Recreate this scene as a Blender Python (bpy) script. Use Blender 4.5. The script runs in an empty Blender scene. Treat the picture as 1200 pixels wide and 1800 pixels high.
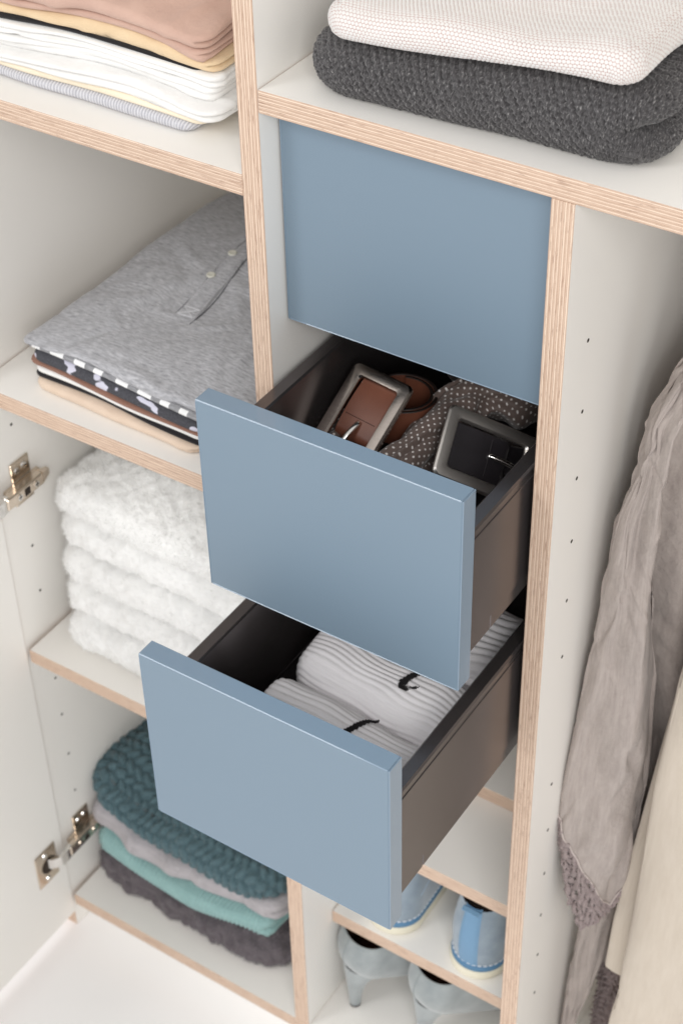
import bpy, math
import numpy as np
from mathutils import Vector, Matrix

S = bpy.context.scene
COL = S.collection
rng = np.random.default_rng(11)

# ------------------------------------------------------------------ camera
cam_d = bpy.data.cameras.new("camera")
cam = bpy.data.objects.new("camera", cam_d)
COL.objects.link(cam)
cam.matrix_world = Matrix((
    (0.83115564, -0.33341992, 0.44498479, 0.7159379),
    (0.55520576, 0.54145784, -0.63132399, -0.96317868),
    (-0.03044451, 0.77178661, 0.6351524, 0.61320199),
    (0, 0, 0, 1)))
cam_d.sensor_fit = 'VERTICAL'
cam_d.sensor_height = 36.0
cam_d.sensor_width = 24.0
cam_d.lens = 36.0 * 3100.1374 / 1800.0
cam_d.shift_x = (600 - 551.5476) / 1800.0
cam_d.shift_y = (874.9876 - 900) / 1800.0
cam_d.clip_start = 0.02
cam_d.clip_end = 50
cam_d.dof.use_dof = True
cam_d.dof.focus_distance = 1.32
cam_d.dof.aperture_fstop = 10.5
S.camera = cam

# ------------------------------------------------------------------ light
w = bpy.data.worlds.new("World")
S.world = w
w.use_nodes = True
bgn = w.node_tree.nodes["Background"]
bgn.inputs[0].default_value = (1.0, 0.991, 0.982, 1)
bgn.inputs[1].default_value = 0.75

def softbox(name, loc, target, sx, sy, power, colr=(1, 1, 1)):
    d = bpy.data.lights.new(name, 'AREA')
    d.shape = 'RECTANGLE'; d.size = sx; d.size_y = sy
    d.energy = power; d.color = colr
    o = bpy.data.objects.new(name, d); COL.objects.link(o)
    o.location = loc
    o.rotation_euler = (Vector(target) - Vector(loc)).to_track_quat('-Z', 'Y').to_euler()
    return o
softbox("key_softbox", (2.1, -2.6, 1.75), (0.05, 0.0, -0.6), 1.6, 1.6, 68, (1.0, 0.99, 0.975))
softbox("fill_softbox", (-1.6, -2.55, 1.95), (0.0, 0.05, -0.6), 1.2, 1.2, 36, (0.99, 0.995, 1.0))
S.view_settings.view_transform = 'Standard'
S.view_settings.look = 'None'
S.view_settings.exposure = 0.0
S.view_settings.gamma = 1.0
S.cycles.max_bounces = 10
S.cycles.diffuse_bounces = 6

# ------------------------------------------------------------------ helpers
def lin(c):
    return tuple(((v / 255.0) / 12.92 if v / 255.0 <= 0.04045 else ((v / 255.0 + 0.055) / 1.055) ** 2.4) for v in c)

class NT:
    """small node-tree helper"""
    def __init__(s, name):
        s.m = bpy.data.materials.new(name); s.m.use_nodes = True
        s.t = s.m.node_tree; s.n = s.t.nodes
        s.p = s.n["Principled BSDF"]
    def add(s, typ, **kw):
        nd = s.n.new(typ)
        for k, v in kw.items(): setattr(nd, k, v)
        return nd
    def lk(s, a, b): s.t.links.new(a, b)
    def coord(s, kind): return s.add('ShaderNodeTexCoord').outputs[kind]
    def mapping(s, src, scale=(1, 1, 1), rot=(0, 0, 0), loc=(0, 0, 0)):
        m = s.add('ShaderNodeMapping')
        m.inputs['Scale'].default_value = scale; m.inputs['Rotation'].default_value = rot; m.inputs['Location'].default_value = loc
        s.lk(src, m.inputs['Vector']); return m.outputs[0]
    def noise(s, vec, scale, detail=3, rough=0.55):
        nd = s.add('ShaderNodeTexNoise'); nd.inputs['Scale'].default_value = scale
        nd.inputs['Detail'].default_value = detail; nd.inputs['Roughness'].default_value = rough
        s.lk(vec, nd.inputs['Vector']); return nd.outputs['Fac']
    def math(s, op, a, b=None, c=None):
        nd = s.add('ShaderNodeMath', operation=op)
        for i, v in enumerate((a, b, c)):
            if v is None: continue
            if isinstance(v, (int, float)): nd.inputs[i].default_value = v
            else: s.lk(v, nd.inputs[i])
        return nd.outputs[0]
    def ramp(s, fac, stops, interp='LINEAR'):
        nd = s.add('ShaderNodeValToRGB'); cr = nd.color_ramp; cr.interpolation = interp
        while len(cr.elements) < len(stops): cr.elements.new(0.5)
        for e, (p, c) in zip(cr.elements, stops):
            e.position = p; e.color = (*c, 1) if len(c) == 3 else c
        s.lk(fac, nd.inputs[0]); return nd.outputs[0]
    def mix(s, fac, a, b, mode='MIX'):
        nd = s.add('ShaderNodeMixRGB', blend_type=mode)
        for i, v in enumerate((fac, a, b)):
            if isinstance(v, (int, float)): nd.inputs[i].default_value = v
            elif isinstance(v, tuple): nd.inputs[i].default_value = (*v, 1)
            else: s.lk(v, nd.inputs[i])
        return nd.outputs[0]
    def bump(s, h, strength=0.3, dist=0.001, prev=None):
        b = s.add('ShaderNodeBump'); b.inputs['Strength'].default_value = strength; b.inputs['Distance'].default_value = dist
        s.lk(h, b.inputs['Height'])
        if prev is not None: s.lk(prev, b.inputs['Normal'])
        return b.outputs[0]
    def sep(s, v):
        nd = s.add('ShaderNodeSeparateXYZ'); s.lk(v, nd.inputs[0]); return nd.outputs
    def col(s, v):
        if isinstance(v, tuple): s.p.inputs['Base Color'].default_value = (*v, 1)
        else: s.lk(v, s.p.inputs['Base Color'])
    def set(s, **kw):
        for k, v in kw.items(): s.p.inputs[k.replace('_', ' ')].default_value = v
    def nrm(s, v): s.lk(v, s.p.inputs['Normal'])

def simple(name, rgb, rough=0.5, metal=0.0, var=0.04, scale=60.0, bump=0.0, **kw):
    t = NT(name); c = lin(rgb); o = t.coord('Object')
    nz = t.noise(o, scale, 3)
    t.col(t.mix(nz, tuple(v * (1 - var) for v in c), tuple(min(1, v * (1 + var)) for v in c)))
    t.set(Roughness=rough, Metallic=metal, **kw)
    if bump: t.nrm(t.bump(t.noise(o, scale * 6, 2), bump, 0.0005))
    return t.m

def laminate_mat():
    t = NT("white_laminate"); o = t.coord('Object')
    n1 = t.noise(o, 4.0, 2)
    t.col(t.mix(n1, lin((237, 234, 229)), lin((241, 238, 233))))
    t.lk(t.ramp(t.noise(o, 30, 3), [(0, (0.36,) * 3), (1, (0.46,) * 3)]), t.p.inputs['Roughness'])
    t.nrm(t.bump(t.math('ADD', t.noise(o, 900, 2), t.math('MULTIPLY', t.noise(o, 55, 4), 0.6)), 0.09, 0.0004))
    return t.m

def ply_mat(axis, along):
    """plies stacked along one local axis, grain running along another"""
    t = NT("birch_ply_edge"); o0 = t.coord('Object'); oi = t.add('ShaderNodeObjectInfo').outputs['Random']
    sh = t.add('ShaderNodeCombineXYZ')
    for i in range(3): t.lk(t.math('MULTIPLY', oi, 0.0 if i == 'XYZ'.index(axis) else 7.3), sh.inputs[i])
    va = t.add('ShaderNodeVectorMath', operation='ADD'); t.lk(o0, va.inputs[0]); t.lk(sh.outputs[0], va.inputs[1]); o = va.outputs[0]
    xyz = t.sep(o0); a = 'XYZ'.index(axis)
    sc = [800.0, 800.0, 800.0]; sc['XYZ'.index(along)] = 60.0
    slow = [90.0, 90.0, 90.0]; slow['XYZ'.index(along)] = 5.0
    warp = t.noise(t.mapping(o, tuple(slow)), 1.0, 2)
    v = t.math('ADD', xyz[a], t.math('MULTIPLY', t.math('SUBTRACT', warp, 0.5), 0.0011))
    ph = t.math('MULTIPLY_ADD', v, 6.3 / 0.0188, t.math('MULTIPLY', oi, 0.35))
    v2 = t.math('ADD', ph, t.math('MULTIPLY', t.math('SINE', t.math('MULTIPLY', v, 900.0)), 0.10))
    f = t.math('FRACT', v2)
    cr, pk, pd, p2 = lin((238, 218, 198)), lin((198, 170, 149)), lin((162, 132, 113)), lin((208, 181, 160))
    base = t.ramp(f, [(0.0, cr), (0.12, cr), (0.19, pk), (0.44, pk), (0.51, pd), (0.57, p2), (0.80, p2), (0.89, pd), (0.96, cr)])
    g = t.noise(t.mapping(o, tuple(sc)), 1.0, 4, 0.7)
    base = t.mix(t.ramp(g, [(0.33, (0.72,) * 3), (0.45, (0,) * 3)]), base, lin((140, 106, 90)))
    base = t.mix(t.ramp(g, [(0.55, (0,) * 3), (0.72, (0.35,) * 3)]), base, lin((244, 226, 208)))
    big = t.noise(o, 9.0, 3)
    base = t.mix(t.math('MULTIPLY', big, 0.30), base, lin((214, 184, 160)))
    t.col(base); t.set(Roughness=0.62)
    t.nrm(t.bump(g, 0.35, 0.0004))
    return t.m

def fabric(name, rgb, rgb2=None, streak=None, weave=None, wrinkle=0.0, rough=0.92, fleck=None, sheen=0.15):
    """woven or jersey cloth on metric UV (metres)"""
    t = NT(name); uv = t.coord('UV'); ob = t.coord('Object')
    c = lin(rgb); c2 = lin(rgb2) if rgb2 else tuple(v * 0.88 for v in c)
    if streak:
        n = t.noise(t.mapping(uv, (streak[0], streak[1], 1)), 1.0, 5, 0.7)
        base = t.ramp(n, [(0.30, c2), (0.70, c)])
    else:
        base = t.mix(t.ramp(t.noise(ob, 35, 4), [(0.3, (0,) * 3), (0.7, (1,) * 3)]), c2, c)
    if fleck:
        fl = t.noise(t.mapping(uv, (fleck[1], fleck[2], 1)), 1.0, 2, 0.6)
        base = t.mix(t.ramp(fl, [(0.56, (0,) * 3), (0.70, (0.8,) * 3)]), base, lin(fleck[0]))
    t.col(base); t.set(Roughness=rough, Sheen_Weight=sheen, Sheen_Roughness=0.5)
    t.p.inputs['Specular IOR Level'].default_value = 0.25
    nm = None
    if wrinkle: nm = t.bump(t.noise(t.mapping(ob, (1, 1, 1)), 28, 4, 0.6), wrinkle, 0.006)
    if weave:
        x = t.sep(uv)
        s1 = t.math('SINE', t.math('MULTIPLY', x[0], 6283.0 / weave)); s2 = t.math('SINE', t.math('MULTIPLY', x[1], 6283.0 / weave))
        nm = t.bump(t.math('ADD', t.math('MULTIPLY', s1, s2), t.noise(uv, 2500, 2)), 0.35, 0.0003, nm)
    else:
        nm = t.bump(t.noise(uv, 1800, 3), 0.3, 0.0004, nm)
    t.nrm(nm)
    return t.m

LAM = laminate_mat()
PLY_V = ply_mat('X', 'Z'); PLY_H = ply_mat('Z', 'X')

WL = {}
def _place(o, parent, origin):
    origin = Vector(origin); WL[o.name] = origin
    if parent is not None:
        o.parent = parent; o.location = origin - WL[parent.name]
    else: o.location = origin
def tag(o, label=None, cat=None, group=None, kind=None):
    if label: o['label'] = label
    if cat: o['category'] = cat
    if group: o['group'] = group
    if kind: o['kind'] = kind
    return o
def thing(name, loc, label, cat, group=None):
    o = bpy.data.objects.new(name, None); COL.objects.link(o); o.empty_display_size = 0.02
    _place(o, None, loc); return tag(o, label, cat, group)

def build(name, V, F, mats, parent=None, origin=None, uv=None, mi=None, smooth=True):
    V = np.asarray(V, float)
    if origin is None: origin = (V.min(0) + V.max(0)) / 2
    P = V - np.asarray(origin, float)
    me = bpy.data.meshes.new(name)
    if isinstance(F, np.ndarray):
        k = F.shape[1]
        me.vertices.add(len(P)); me.vertices.foreach_set('co', P.astype(np.float32).ravel())
        me.loops.add(F.size); me.loops.foreach_set('vertex_index', F.astype(np.int32).ravel())
        me.polygons.add(len(F)); me.polygons.foreach_set('loop_start', np.arange(0, F.size, k, dtype=np.int32))
        me.polygons.foreach_set('loop_total', np.full(len(F), k, dtype=np.int32))
        me.update(calc_edges=True)
    else:
        me.from_pydata(P.tolist(), [], [list(f) for f in F]); me.update()
    if uv is not None:
        l = me.uv_layers.new(name="uv"); idx = np.empty(len(me.loops), np.int32); me.loops.foreach_get('vertex_index', idx)
        l.data.foreach_set('uv', np.asarray(uv, np.float32)[idx].ravel())
    for m in (mats if isinstance(mats, (list, tuple)) else [mats]): me.materials.append(m)
    if mi is not None: me.polygons.foreach_set('material_index', np.asarray(mi, np.int32))
    me.polygons.foreach_set('use_smooth', np.full(len(me.polygons), bool(smooth)))
    me.validate()
    o = bpy.data.objects.new(name, me); COL.objects.link(o)
    _place(o, parent, origin)
    return o

class MB:
    """collects simple solids into one mesh"""
    def __init__(s): s.V = []; s.F = []; s.M = []
    def put(s, V, F, m=0):
        b = len(s.V); s.V += [tuple(v) for v in V]; s.F += [[i + b for i in f] for f in F]
        s.M += ([m] * len(F)) if isinstance(m, int) else list(m); return s
    def box(s, lo, hi, bev=0.0, m=0, frame=None, faces=None):
        """chamfered box; faces: material index for (x, y, z) facing faces"""
        lo = np.array(lo, float); hi = np.array(hi, float); c = (lo + hi) / 2; h = (hi - lo) / 2
        b = min(bev, *(h * 0.9)); V = []; ix = {}
        for sx in (-1, 1):
            for sy in (-1, 1):
                for sz in (-1, 1):
                    sg = np.array((sx, sy, sz))
                    for a in range(3):
                        d = h - b; d[a] = h[a]
                        ix[(sx, sy, sz, a)] = len(V); V.append(c + sg * d)
        F = []; M = []; fm = faces or (m, m, m); mm = (fm[0], fm[1], fm[2])
        for a in range(3):
            b1, c1 = [(1, 2), (2, 0), (0, 1)][a]
            for sg in (-1, 1):
                q = []
                for (u, v) in ((-1, -1), (1, -1), (1, 1), (-1, 1)):
                    t = [0, 0, 0]; t[a] = sg; t[b1] = u; t[c1] = v; q.append(ix[(*t, a)])
                F.append(q if sg > 0 else q[::-1]); M.append(mm[a])
        if b > 0:
            for a in range(3):
                b1, c1 = [(1, 2), (2, 0), (0, 1)][a]
                for u in (-1, 1):
                    for v in (-1, 1):
                        def k(sa, ax):
                            t = [0, 0, 0]; t[a] = sa; t[b1] = u; t[c1] = v; return ix[(*t, ax)]
                        q = [k(-1, b1), k(1, b1), k(1, c1), k(-1, c1)]
                        F.append(q if u * v < 0 else q[::-1]); M.append(max(mm[b1], mm[c1]))
            for sx in (-1, 1):
                for sy in (-1, 1):
                    for sz in (-1, 1):
                        q = [ix[(sx, sy, sz, a)] for a in range(3)]
                        F.append(q if sx * sy * sz > 0 else q[::-1]); M.append(max(mm))
        if frame is not None:
            R, t = frame; V = [np.asarray(t) + np.asarray(R) @ v for v in V]
        return s.put(V, F, M)
    def cyl(s, p0, p1, r0, r1=None, n=16, m=0, cap=True):
        p0 = np.array(p0, float); p1 = np.array(p1, float); r1 = r0 if r1 is None else r1
        d = p1 - p0; d /= np.linalg.norm(d); a = np.cross(d, (0, 0, 1) if abs(d[2]) < 0.9 else (1, 0, 0)); a /= np.linalg.norm(a); b = np.cross(d, a)
        V = []; F = []
        for p, r in ((p0, r0), (p1, r1)):
            for i in range(n):
                t = 2 * math.pi * i / n; V.append(p + r * (math.cos(t) * a + math.sin(t) * b))
        for i in range(n): F.append([i, (i + 1) % n, n + (i + 1) % n, n + i])
        if cap: F += [list(range(n))[::-1], list(range(n, 2 * n))]
        return s.put(V, F, m)
    def sweep(s, path, prof, up=(0, 0, 1), closed=False, m=0, scale=None, pm=None):
        """profile [(side, up)] carried along a path"""
        path = np.array(path, float); n = len(path); k = len(prof); V = []; F = []; up = np.array(up, float)
        for i in range(n):
            if closed: d = path[(i + 1) % n] - path[i - 1]
            else: d = path[min(i + 1, n - 1)] - path[max(i - 1, 0)]
            d /= np.linalg.norm(d); sd = np.cross(d, up); sd /= np.linalg.norm(sd); u2 = np.cross(sd, d)
            f = 1.0 if scale is None else scale[i]
            for (a, b) in prof: V.append(path[i] + f * (a * sd + b * u2))
        for i in range(n if closed else n - 1):
            j = (i + 1) % n
            for q in range(k): F.append([i * k + q, i * k + (q + 1) % k, j * k + (q + 1) % k, j * k + q])
        if not closed: F += [list(range(k))[::-1], list(range((n - 1) * k, n * k))]
        if pm is not None: m = [pm[i % k] for i in range((n if closed else n - 1) * k)] + ([] if closed else [pm[0]] * 2)
        return s.put(V, F, m)
    def obj(s, name, mats, parent=None, origin=None, smooth=False):
        return build(name, s.V, s.F, mats, parent, origin, None, s.M, smooth)

def circ(r, n=10): return [(r * math.cos(2 * math.pi * i / n), r * math.sin(2 * math.pi * i / n)) for i in range(n)]
def autosmooth(o, ang=35):
    me = o.data
    me.polygons.foreach_set('use_smooth', np.ones(len(me.polygons), bool))
    try: me.set_sharp_from_angle(angle=math.radians(ang))
    except Exception: pass
    return o

class Waves:
    """cheap smooth noise: random plane waves"""
    def __init__(s, seed, wl, n=10, spread=1.6):
        r = np.random.default_rng(seed); th = r.uniform(0, 2 * math.pi, n); k = 2 * math.pi / (wl * r.uniform(1 / spread, spread, n))
        s.k = np.stack([k * np.cos(th), k * np.sin(th)], 1); s.p = r.uniform(0, 6.28, n); s.a = 1 / np.sqrt(n) * np.ones(n) * 1.2
    def __call__(s, x, y):
        o = np.zeros_like(np.asarray(x, float))
        for (kx, ky), p, a in zip(s.k, s.p, s.a): o = o + a * np.sin(kx * x + ky * y + p)
        return o

def vnormals(V, F):
    a = V[F[:, 0]]; b = V[F[:, 1]]; c = V[F[:, 2]]; d = V[F[:, 3]]
    fn = np.cross(c - a, d - b); N = np.zeros_like(V)
    for k in range(4):
        for j in range(3): N[:, j] += np.bincount(F[:, k], fn[:, j], len(V))
    return N / np.maximum(np.linalg.norm(N, axis=1, keepdims=True), 1e-12)

def creases(seed, box, n, amp, width, length, ang=0.0, spread=0.6, sign=0.35):
    """short soft folds scattered over a cloth surface (u0, u1, v0, v1)"""
    r = np.random.default_rng(seed); L = []
    for _ in range(n):
        t = ang + spread * r.normal(); L.append((r.uniform(box[0], box[1]), r.uniform(box[2], box[3]), math.cos(t), math.sin(t), amp * r.uniform(0.4, 1.2) * (1 if r.random() > sign else -0.7),
                  width * r.uniform(0.5, 1.6), length * r.uniform(0.5, 1.5), r.uniform(-6, 6)))
    def f(u, v):
        o = np.zeros_like(u)
        for (a, b, c, s_, am, w_, l_, k) in L:
            x = (u - a) * c + (v - b) * s_; y = -(u - a) * s_ + (v - b) * c + k * x * x
            o = o + am * np.exp(-(y / w_) ** 2 - (x / l_) ** 2)
        return o
    return f
def lerpf(xs, ys): return lambda v: np.interp(v, xs, ys)

def slab(name, rect, zb, zt, mats, res=0.004, rot=0.0, r=0.008, lobes=1, lobes_x=None, bulge=None, jit=0.0, droop=0.0, droop_w=0.012,
         warp=0.0012, warp_wl=0.14, seed=1, disp=None, parent=None, rimres=None, sub=False):
    """a folded piece of cloth: top sheet, rolled rim (one roll per visible layer), bottom sheet"""
    x0, x1, y0, y1 = rect; cx, cy = (x0 + x1) / 2, (y0 + y1) / 2; hx, hy = (x1 - x0) / 2, (y1 - y0) / 2
    nu = max(8, int(2 * hx / res)); nv = max(8, int(2 * hy / res))
    A, B = np.meshgrid(np.linspace(-1, 1, nu + 1), np.linspace(-1, 1, nv + 1))
    X = A * hx; Y = B * hy
    lx = (np.abs(X) - (hx - r)) / r; ly = (np.abs(Y) - (hy - r)) / r; m = (lx > 0) & (ly > 0)
    lxc = np.clip(lx, 0, 1); lyc = np.clip(ly, 0, 1)
    X = np.where(m, np.sign(X) * (hx - r + r * lxc * np.sqrt(1 - lyc ** 2 / 2)), X)
    Y = np.where(m, np.sign(Y) * (hy - r + r * lyc * np.sqrt(1 - lxc ** 2 / 2)), Y)
    edge = np.minimum(hx - np.abs(A * hx), hy - np.abs(B * hy))
    W1, W2 = Waves(seed * 7 + 1, warp_wl), Waves(seed * 7 + 2, warp_wl)
    cr, sr = math.cos(rot), math.sin(rot)
    GX = cx + cr * X - sr * Y; GY = cy + sr * X + cr * Y
    dx, dy = warp * W1(GX, GY), warp * W2(GX, GY); GX = GX + dx; GY = GY + dy
    ZB = zb(GX, GY); ZT = np.maximum(zt(GX, GY) - droop * np.exp(-edge / droop_w), ZB + 0.0008)
    nt = (nu + 1) * (nv + 1)
    I = np.arange(nt).reshape(nv + 1, nu + 1)
    loop = np.concatenate([I[0, :-1], I[:-1, -1], I[-1, :0:-1], I[:0:-1, 0]]); L = len(loop)
    bx, by = GX.ravel()[loop], GY.ravel()[loop]; bt, bb = ZT.ravel()[loop], ZB.ravel()[loop]
    tx, ty = np.roll(bx, -1) - np.roll(bx, 1), np.roll(by, -1) - np.roll(by, 1); ln = np.hypot(tx, ty) + 1e-12
    nx, ny = ty / ln, -tx / ln
    h = bt - bb; hm = float(np.mean(h)); K = max(6 * max(lobes, lobes_x or 1), int(hm / (rimres or res)) + 2)
    bul = hm * 0.5 / max(1, lobes) if bulge is None else bulge
    rj = np.random.default_rng(seed + 55); jt = rj.uniform(-jit, jit, 12); jw = [Waves(seed * 13 + i, 0.12) for i in range(12)]
    def off(s, nl):
        t = np.clip((1 - s) / 2 * nl, 0, nl - 1e-6); k = int(t); f = t - k
        env = math.sqrt(max(0, 1 - (2 * f - 1) ** 2))
        return (bul * (nl / max(1, lobes)) ** -0.0 * env + env ** 0.5 * (jt[k] + 0.6 * jit * jw[k](bx, by)))
    rows = []
    side = np.clip((nx * cr + ny * sr - 0.35) / 0.4, 0, 1)
    for i in range(1, K):
        # denser at the lips of each roll
        s = 1 - 2 * i / K
        o = off(s, lobes)
        if lobes_x: o = o * (1 - side) + off(s, lobes_x) * side
        rows.append(np.stack([bx + nx * o, by + ny * o, (bt + bb) / 2 + s * h / 2], 1))
    top = np.stack([GX.ravel(), GY.ravel(), ZT.ravel()], 1); bot = np.stack([GX.ravel(), GY.ravel(), ZB.ravel()], 1)
    V = np.concatenate([top] + rows + [bot])
    U = np.concatenate([np.stack([X.ravel() + cx, Y.ravel() + cy], 1)] * 1)
    uvs = [U]; base = U[loop]; acc = np.zeros(L); prev = top[loop]
    nlx, nly = nx * cr + ny * sr, -nx * sr + ny * cr
    for rw in rows:
        acc = acc + np.linalg.norm(rw - prev, axis=1); prev = rw
        uvs.append(np.stack([base[:, 0] + nlx * acc, base[:, 1] + nly * acc], 1))
    uvs.append(U); UV = np.concatenate(uvs)
    q = lambda a, b, c, d: np.stack([a.ravel(), b.ravel(), c.ravel(), d.ravel()], 1)
    Fs = [q(I[:-1, :-1], I[:-1, 1:], I[1:, 1:], I[1:, :-1])]
    ob = nt + (K - 1) * L; Ib = I + ob
    Fs.append(q(Ib[:-1, :-1], Ib[1:, :-1], Ib[1:, 1:], Ib[:-1, 1:]))
    ring = [loop] + [nt + i * L + np.arange(L) for i in range(K - 1)] + [loop + ob]
    for a, b in zip(ring[:-1], ring[1:]): Fs.append(q(a, b, np.roll(b, -1), np.roll(a, -1)))
    F = np.concatenate(Fs)
    if disp is not None:
        N = vnormals(V, F); d = disp(UV[:, 0], UV[:, 1])
        fade = np.ones(len(V)); fade[ob:] = 0
        V = V + N * (d * fade)[:, None]
    o = build(name, V, F, mats, parent, (cx, cy, float(ZB.min())), UV)
    o_data[o.name] = (V, F, ob)
    return o
o_data = {}

def pile(name, src, count, length, width, m, parent, ymax=1.0, spread=0.7, droop=0.3, seed=3):
    """loose fibres standing on a cloth surface: one thin triangle each, all one mesh"""
    V, F, ob = o_data[src.name]; r = np.random.default_rng(seed)
    F = F[(F.max(1) < ob) & (V[F[:, 0], 1] < ymax)]
    a, b, c, d = (V[F[:, k]] for k in range(4)); fn = np.cross(c - a, d - b); ar = np.linalg.norm(fn, axis=1)
    pick = r.choice(len(F), count, p=ar / ar.sum()); u, v = r.random((2, count, 1))
    P = (a[pick] * (1 - u) + b[pick] * u) * (1 - v) + (d[pick] * (1 - u) + c[pick] * u) * v
    N = fn[pick] / np.maximum(ar[pick], 1e-12)[:, None]
    D = N + spread * r.normal(size=(count, 3)) - np.array([0, 0, droop]); D /= np.linalg.norm(D, axis=1, keepdims=True)
    Sd = np.cross(D, r.normal(size=(count, 3))); Sd /= np.maximum(np.linalg.norm(Sd, axis=1, keepdims=True), 1e-9)
    ll = length * r.uniform(0.5, 1.2, (count, 1))
    T = np.stack([P - Sd * width / 2 - N * 0.0004, P + Sd * width / 2 - N * 0.0004, P + D * ll], 1).reshape(-1, 3)
    o = build(name, T, np.arange(3 * count).reshape(-1, 3), m, parent, WL[parent.name], smooth=False)
    return tag(o, kind='stuff')

# stitch relief (metres, metric UV)
def stitches(pu, pv, amp, tilt=0.35, jitter=0.2, seed=5, alt=True, wob=0.0015, skew=None):
    wv = Waves(seed, 0.05)
    def f(u, v):
        u = u + wob * wv(u, v); v = v + wob * wv(v + 3, u)
        row = np.floor(v / pv); sg = 1.0 if skew else (np.where(row % 2 == 0, 1.0, -1.0) if alt else 1.0)
        uo = u / pu + (skew * row if skew else 0.5 * (row % 2 if wob else row)); cu = uo - np.floor(uo) - 0.5; cv = v / pv - row - 0.5
        cell = np.floor(uo); hsh = np.sin(cell * 12.9898 + row * 78.233) * 43758.5453; hsh = hsh - np.floor(hsh)
        c2 = cu + tilt * cv * sg
        return amp * (1 - jitter + jitter * 2 * hsh) * np.sqrt(np.clip(1 - (c2 / 0.52) ** 2 - (cv / 0.58) ** 2, 0, 1))
    return f

# ------------------------------------------------------------------ measures
T = 0.019; W = 0.2451; TC = 0.0183; ZT0 = 0.0188
L1, L2, L3, L4 = -0.0574, -0.3838, -0.7435, -1.171
XL = -0.3583; FLOOR = -1.2355; TOPZ = 0.62; DEP = 0.47; XR = 0.80
S1, S1Y, S2, S2Y = -0.8495, 0.0509, -1.0167, 0.0557

# ------------------------------------------------------------------ floor
fl = NT("studio_floor_paint"); oc = fl.coord('Object')
fl.col(fl.mix(fl.noise(oc, 3, 3), lin((249, 248, 248)), lin((252, 251, 251)))); fl.set(Roughness=0.45)
fl.nrm(fl.bump(fl.noise(oc, 200, 2), 0.05, 0.0005))
n = 12; g = np.linspace(-6, 6, n + 1); GX, GY = np.meshgrid(g, g); I = np.arange((n + 1) ** 2).reshape(n + 1, n + 1)
F = np.stack([I[:-1, :-1].ravel(), I[:-1, 1:].ravel(), I[1:, 1:].ravel(), I[1:, :-1].ravel()], 1)
tag(build("floor", np.stack([GX.ravel(), GY.ravel(), np.full(GX.size, FLOOR)], 1), F, fl.m, None, (0, 0, FLOOR)), kind='structure')

# ------------------------------------------------------------------ wardrobe
ward = thing("wardrobe", (0.2, 0.28, FLOOR), "white laminated birch plywood wardrobe with open shelves, divider panels and an open door", "wardrobe")
def panel(name, lo, hi, edge, parent=None, bev=0.0006):
    f = (0, 1, 1) if edge == 'v' else (1, 1, 0)
    return MB().box(lo, hi, bev, faces=f).obj(name, [LAM, PLY_V if edge == 'v' else PLY_H], parent or ward, lo)
panel("side_panel", (XL - T - 0.0015, 0, FLOOR), (XL - 0.0015, DEP, TOPZ), 'v')
panel("side_panel", (XR, 0, FLOOR), (XR + T, DEP, TOPZ), 'v')
divA = panel("divider_panel", (-T, 0, L4 + 0.0003), (0, DEP, TOPZ), 'v')
divC = panel("divider_panel", (W, 0, L4 + 0.0003), (W + TC, DEP, -0.0003), 'v')
panel("top_panel", (XL - T, 0, TOPZ + 0.0005), (XR + T, DEP, TOPZ + T), 'h')
panel("shelf", (XL, 0.0003, L1 - 0.0188), (-T - 0.0003, DEP - 0.02, L1), 'h')
panel("shelf", (XL, 0.0003, L2 - 0.019), (-T - 0.0003, DEP - 0.02, L2), 'h')
panel("shelf", (XL + 0.003, 0.0006, L3 - 0.0186), (-T - 0.0003, DEP - 0.02, L3), 'h')
panel("shelf", (0.0004, 0, 0), (XR - 0.0004, DEP - 0.02, ZT0), 'h')
panel("bottom_shelf", (XL + 0.003, 0, L4 - 0.0188), (XR - 0.0004, DEP - 0.02, L4), 'h')
panel("shoe_shelf", (0.0006, S1Y, S1 - 0.0188), (W - 0.0006, DEP - 0.02, S1), 'h')
panel("shoe_shelf", (0.0006, S2Y, S2 - 0.0188), (W - 0.0006, DEP - 0.02, S2), 'h')
panel("shelf_rail", (0.0008, 0.1618, S1 + 0.0003), (W - 0.0008, 0.36, S1 + 0.0188), 'h')
MB().box((XL, DEP - 0.0195, FLOOR + 0.02), (XR, DEP - 0.006, TOPZ - 0.001), 0).obj("back_panel", LAM, ward)
MB().box((XL, 0.0247, FLOOR + 0.001), (XR, 0.04, L4 - 0.0195), 0.0004).obj("plinth", LAM, ward)
MB().cyl((W + TC, 0.28, -0.05), (XR, 0.28, -0.05), 0.0125, n=20).obj("clothes_rail", simple("rail_steel", (190, 190, 190), 0.3, 1.0), ward, smooth=True)
# door, swung fully open
MB().box((XL - 0.017, -0.42, -1.2045), (XL + 0.0015, -0.0015, -0.36), 0.0008, faces=(0, 1, 1)).obj("door", [LAM, PLY_V], ward, (XL - 0.017, -0.42, -1.2045))
# shelf-pin holes: raised dark discs, the shade of the bore put into their colour
hole_shade_m = simple("hole_shade", (42, 34, 28), 0.9)  # dark colour standing for the shade inside holes, slots and screw heads
def holes(x, y, zs, sg, name="pin_hole"):
    for z in zs:
        MB().cyl((x - sg * 0.0005, y, z), (x + sg * 0.00025, y, z), 0.0017, n=14).obj(name, hole_shade_m, ward)
holes(W + TC, 0.0392, [-0.1342 - 0.0657 * i for i in range(6)] + [-0.6267 - 0.0645 * i for i in range(8)], 1)
holes(XL - 0.0015, 0.0363, [-0.4563 - 0.0, -0.6191, -0.6839, -0.8199, -0.8799, -0.9472, -1.0122], 1)

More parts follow.
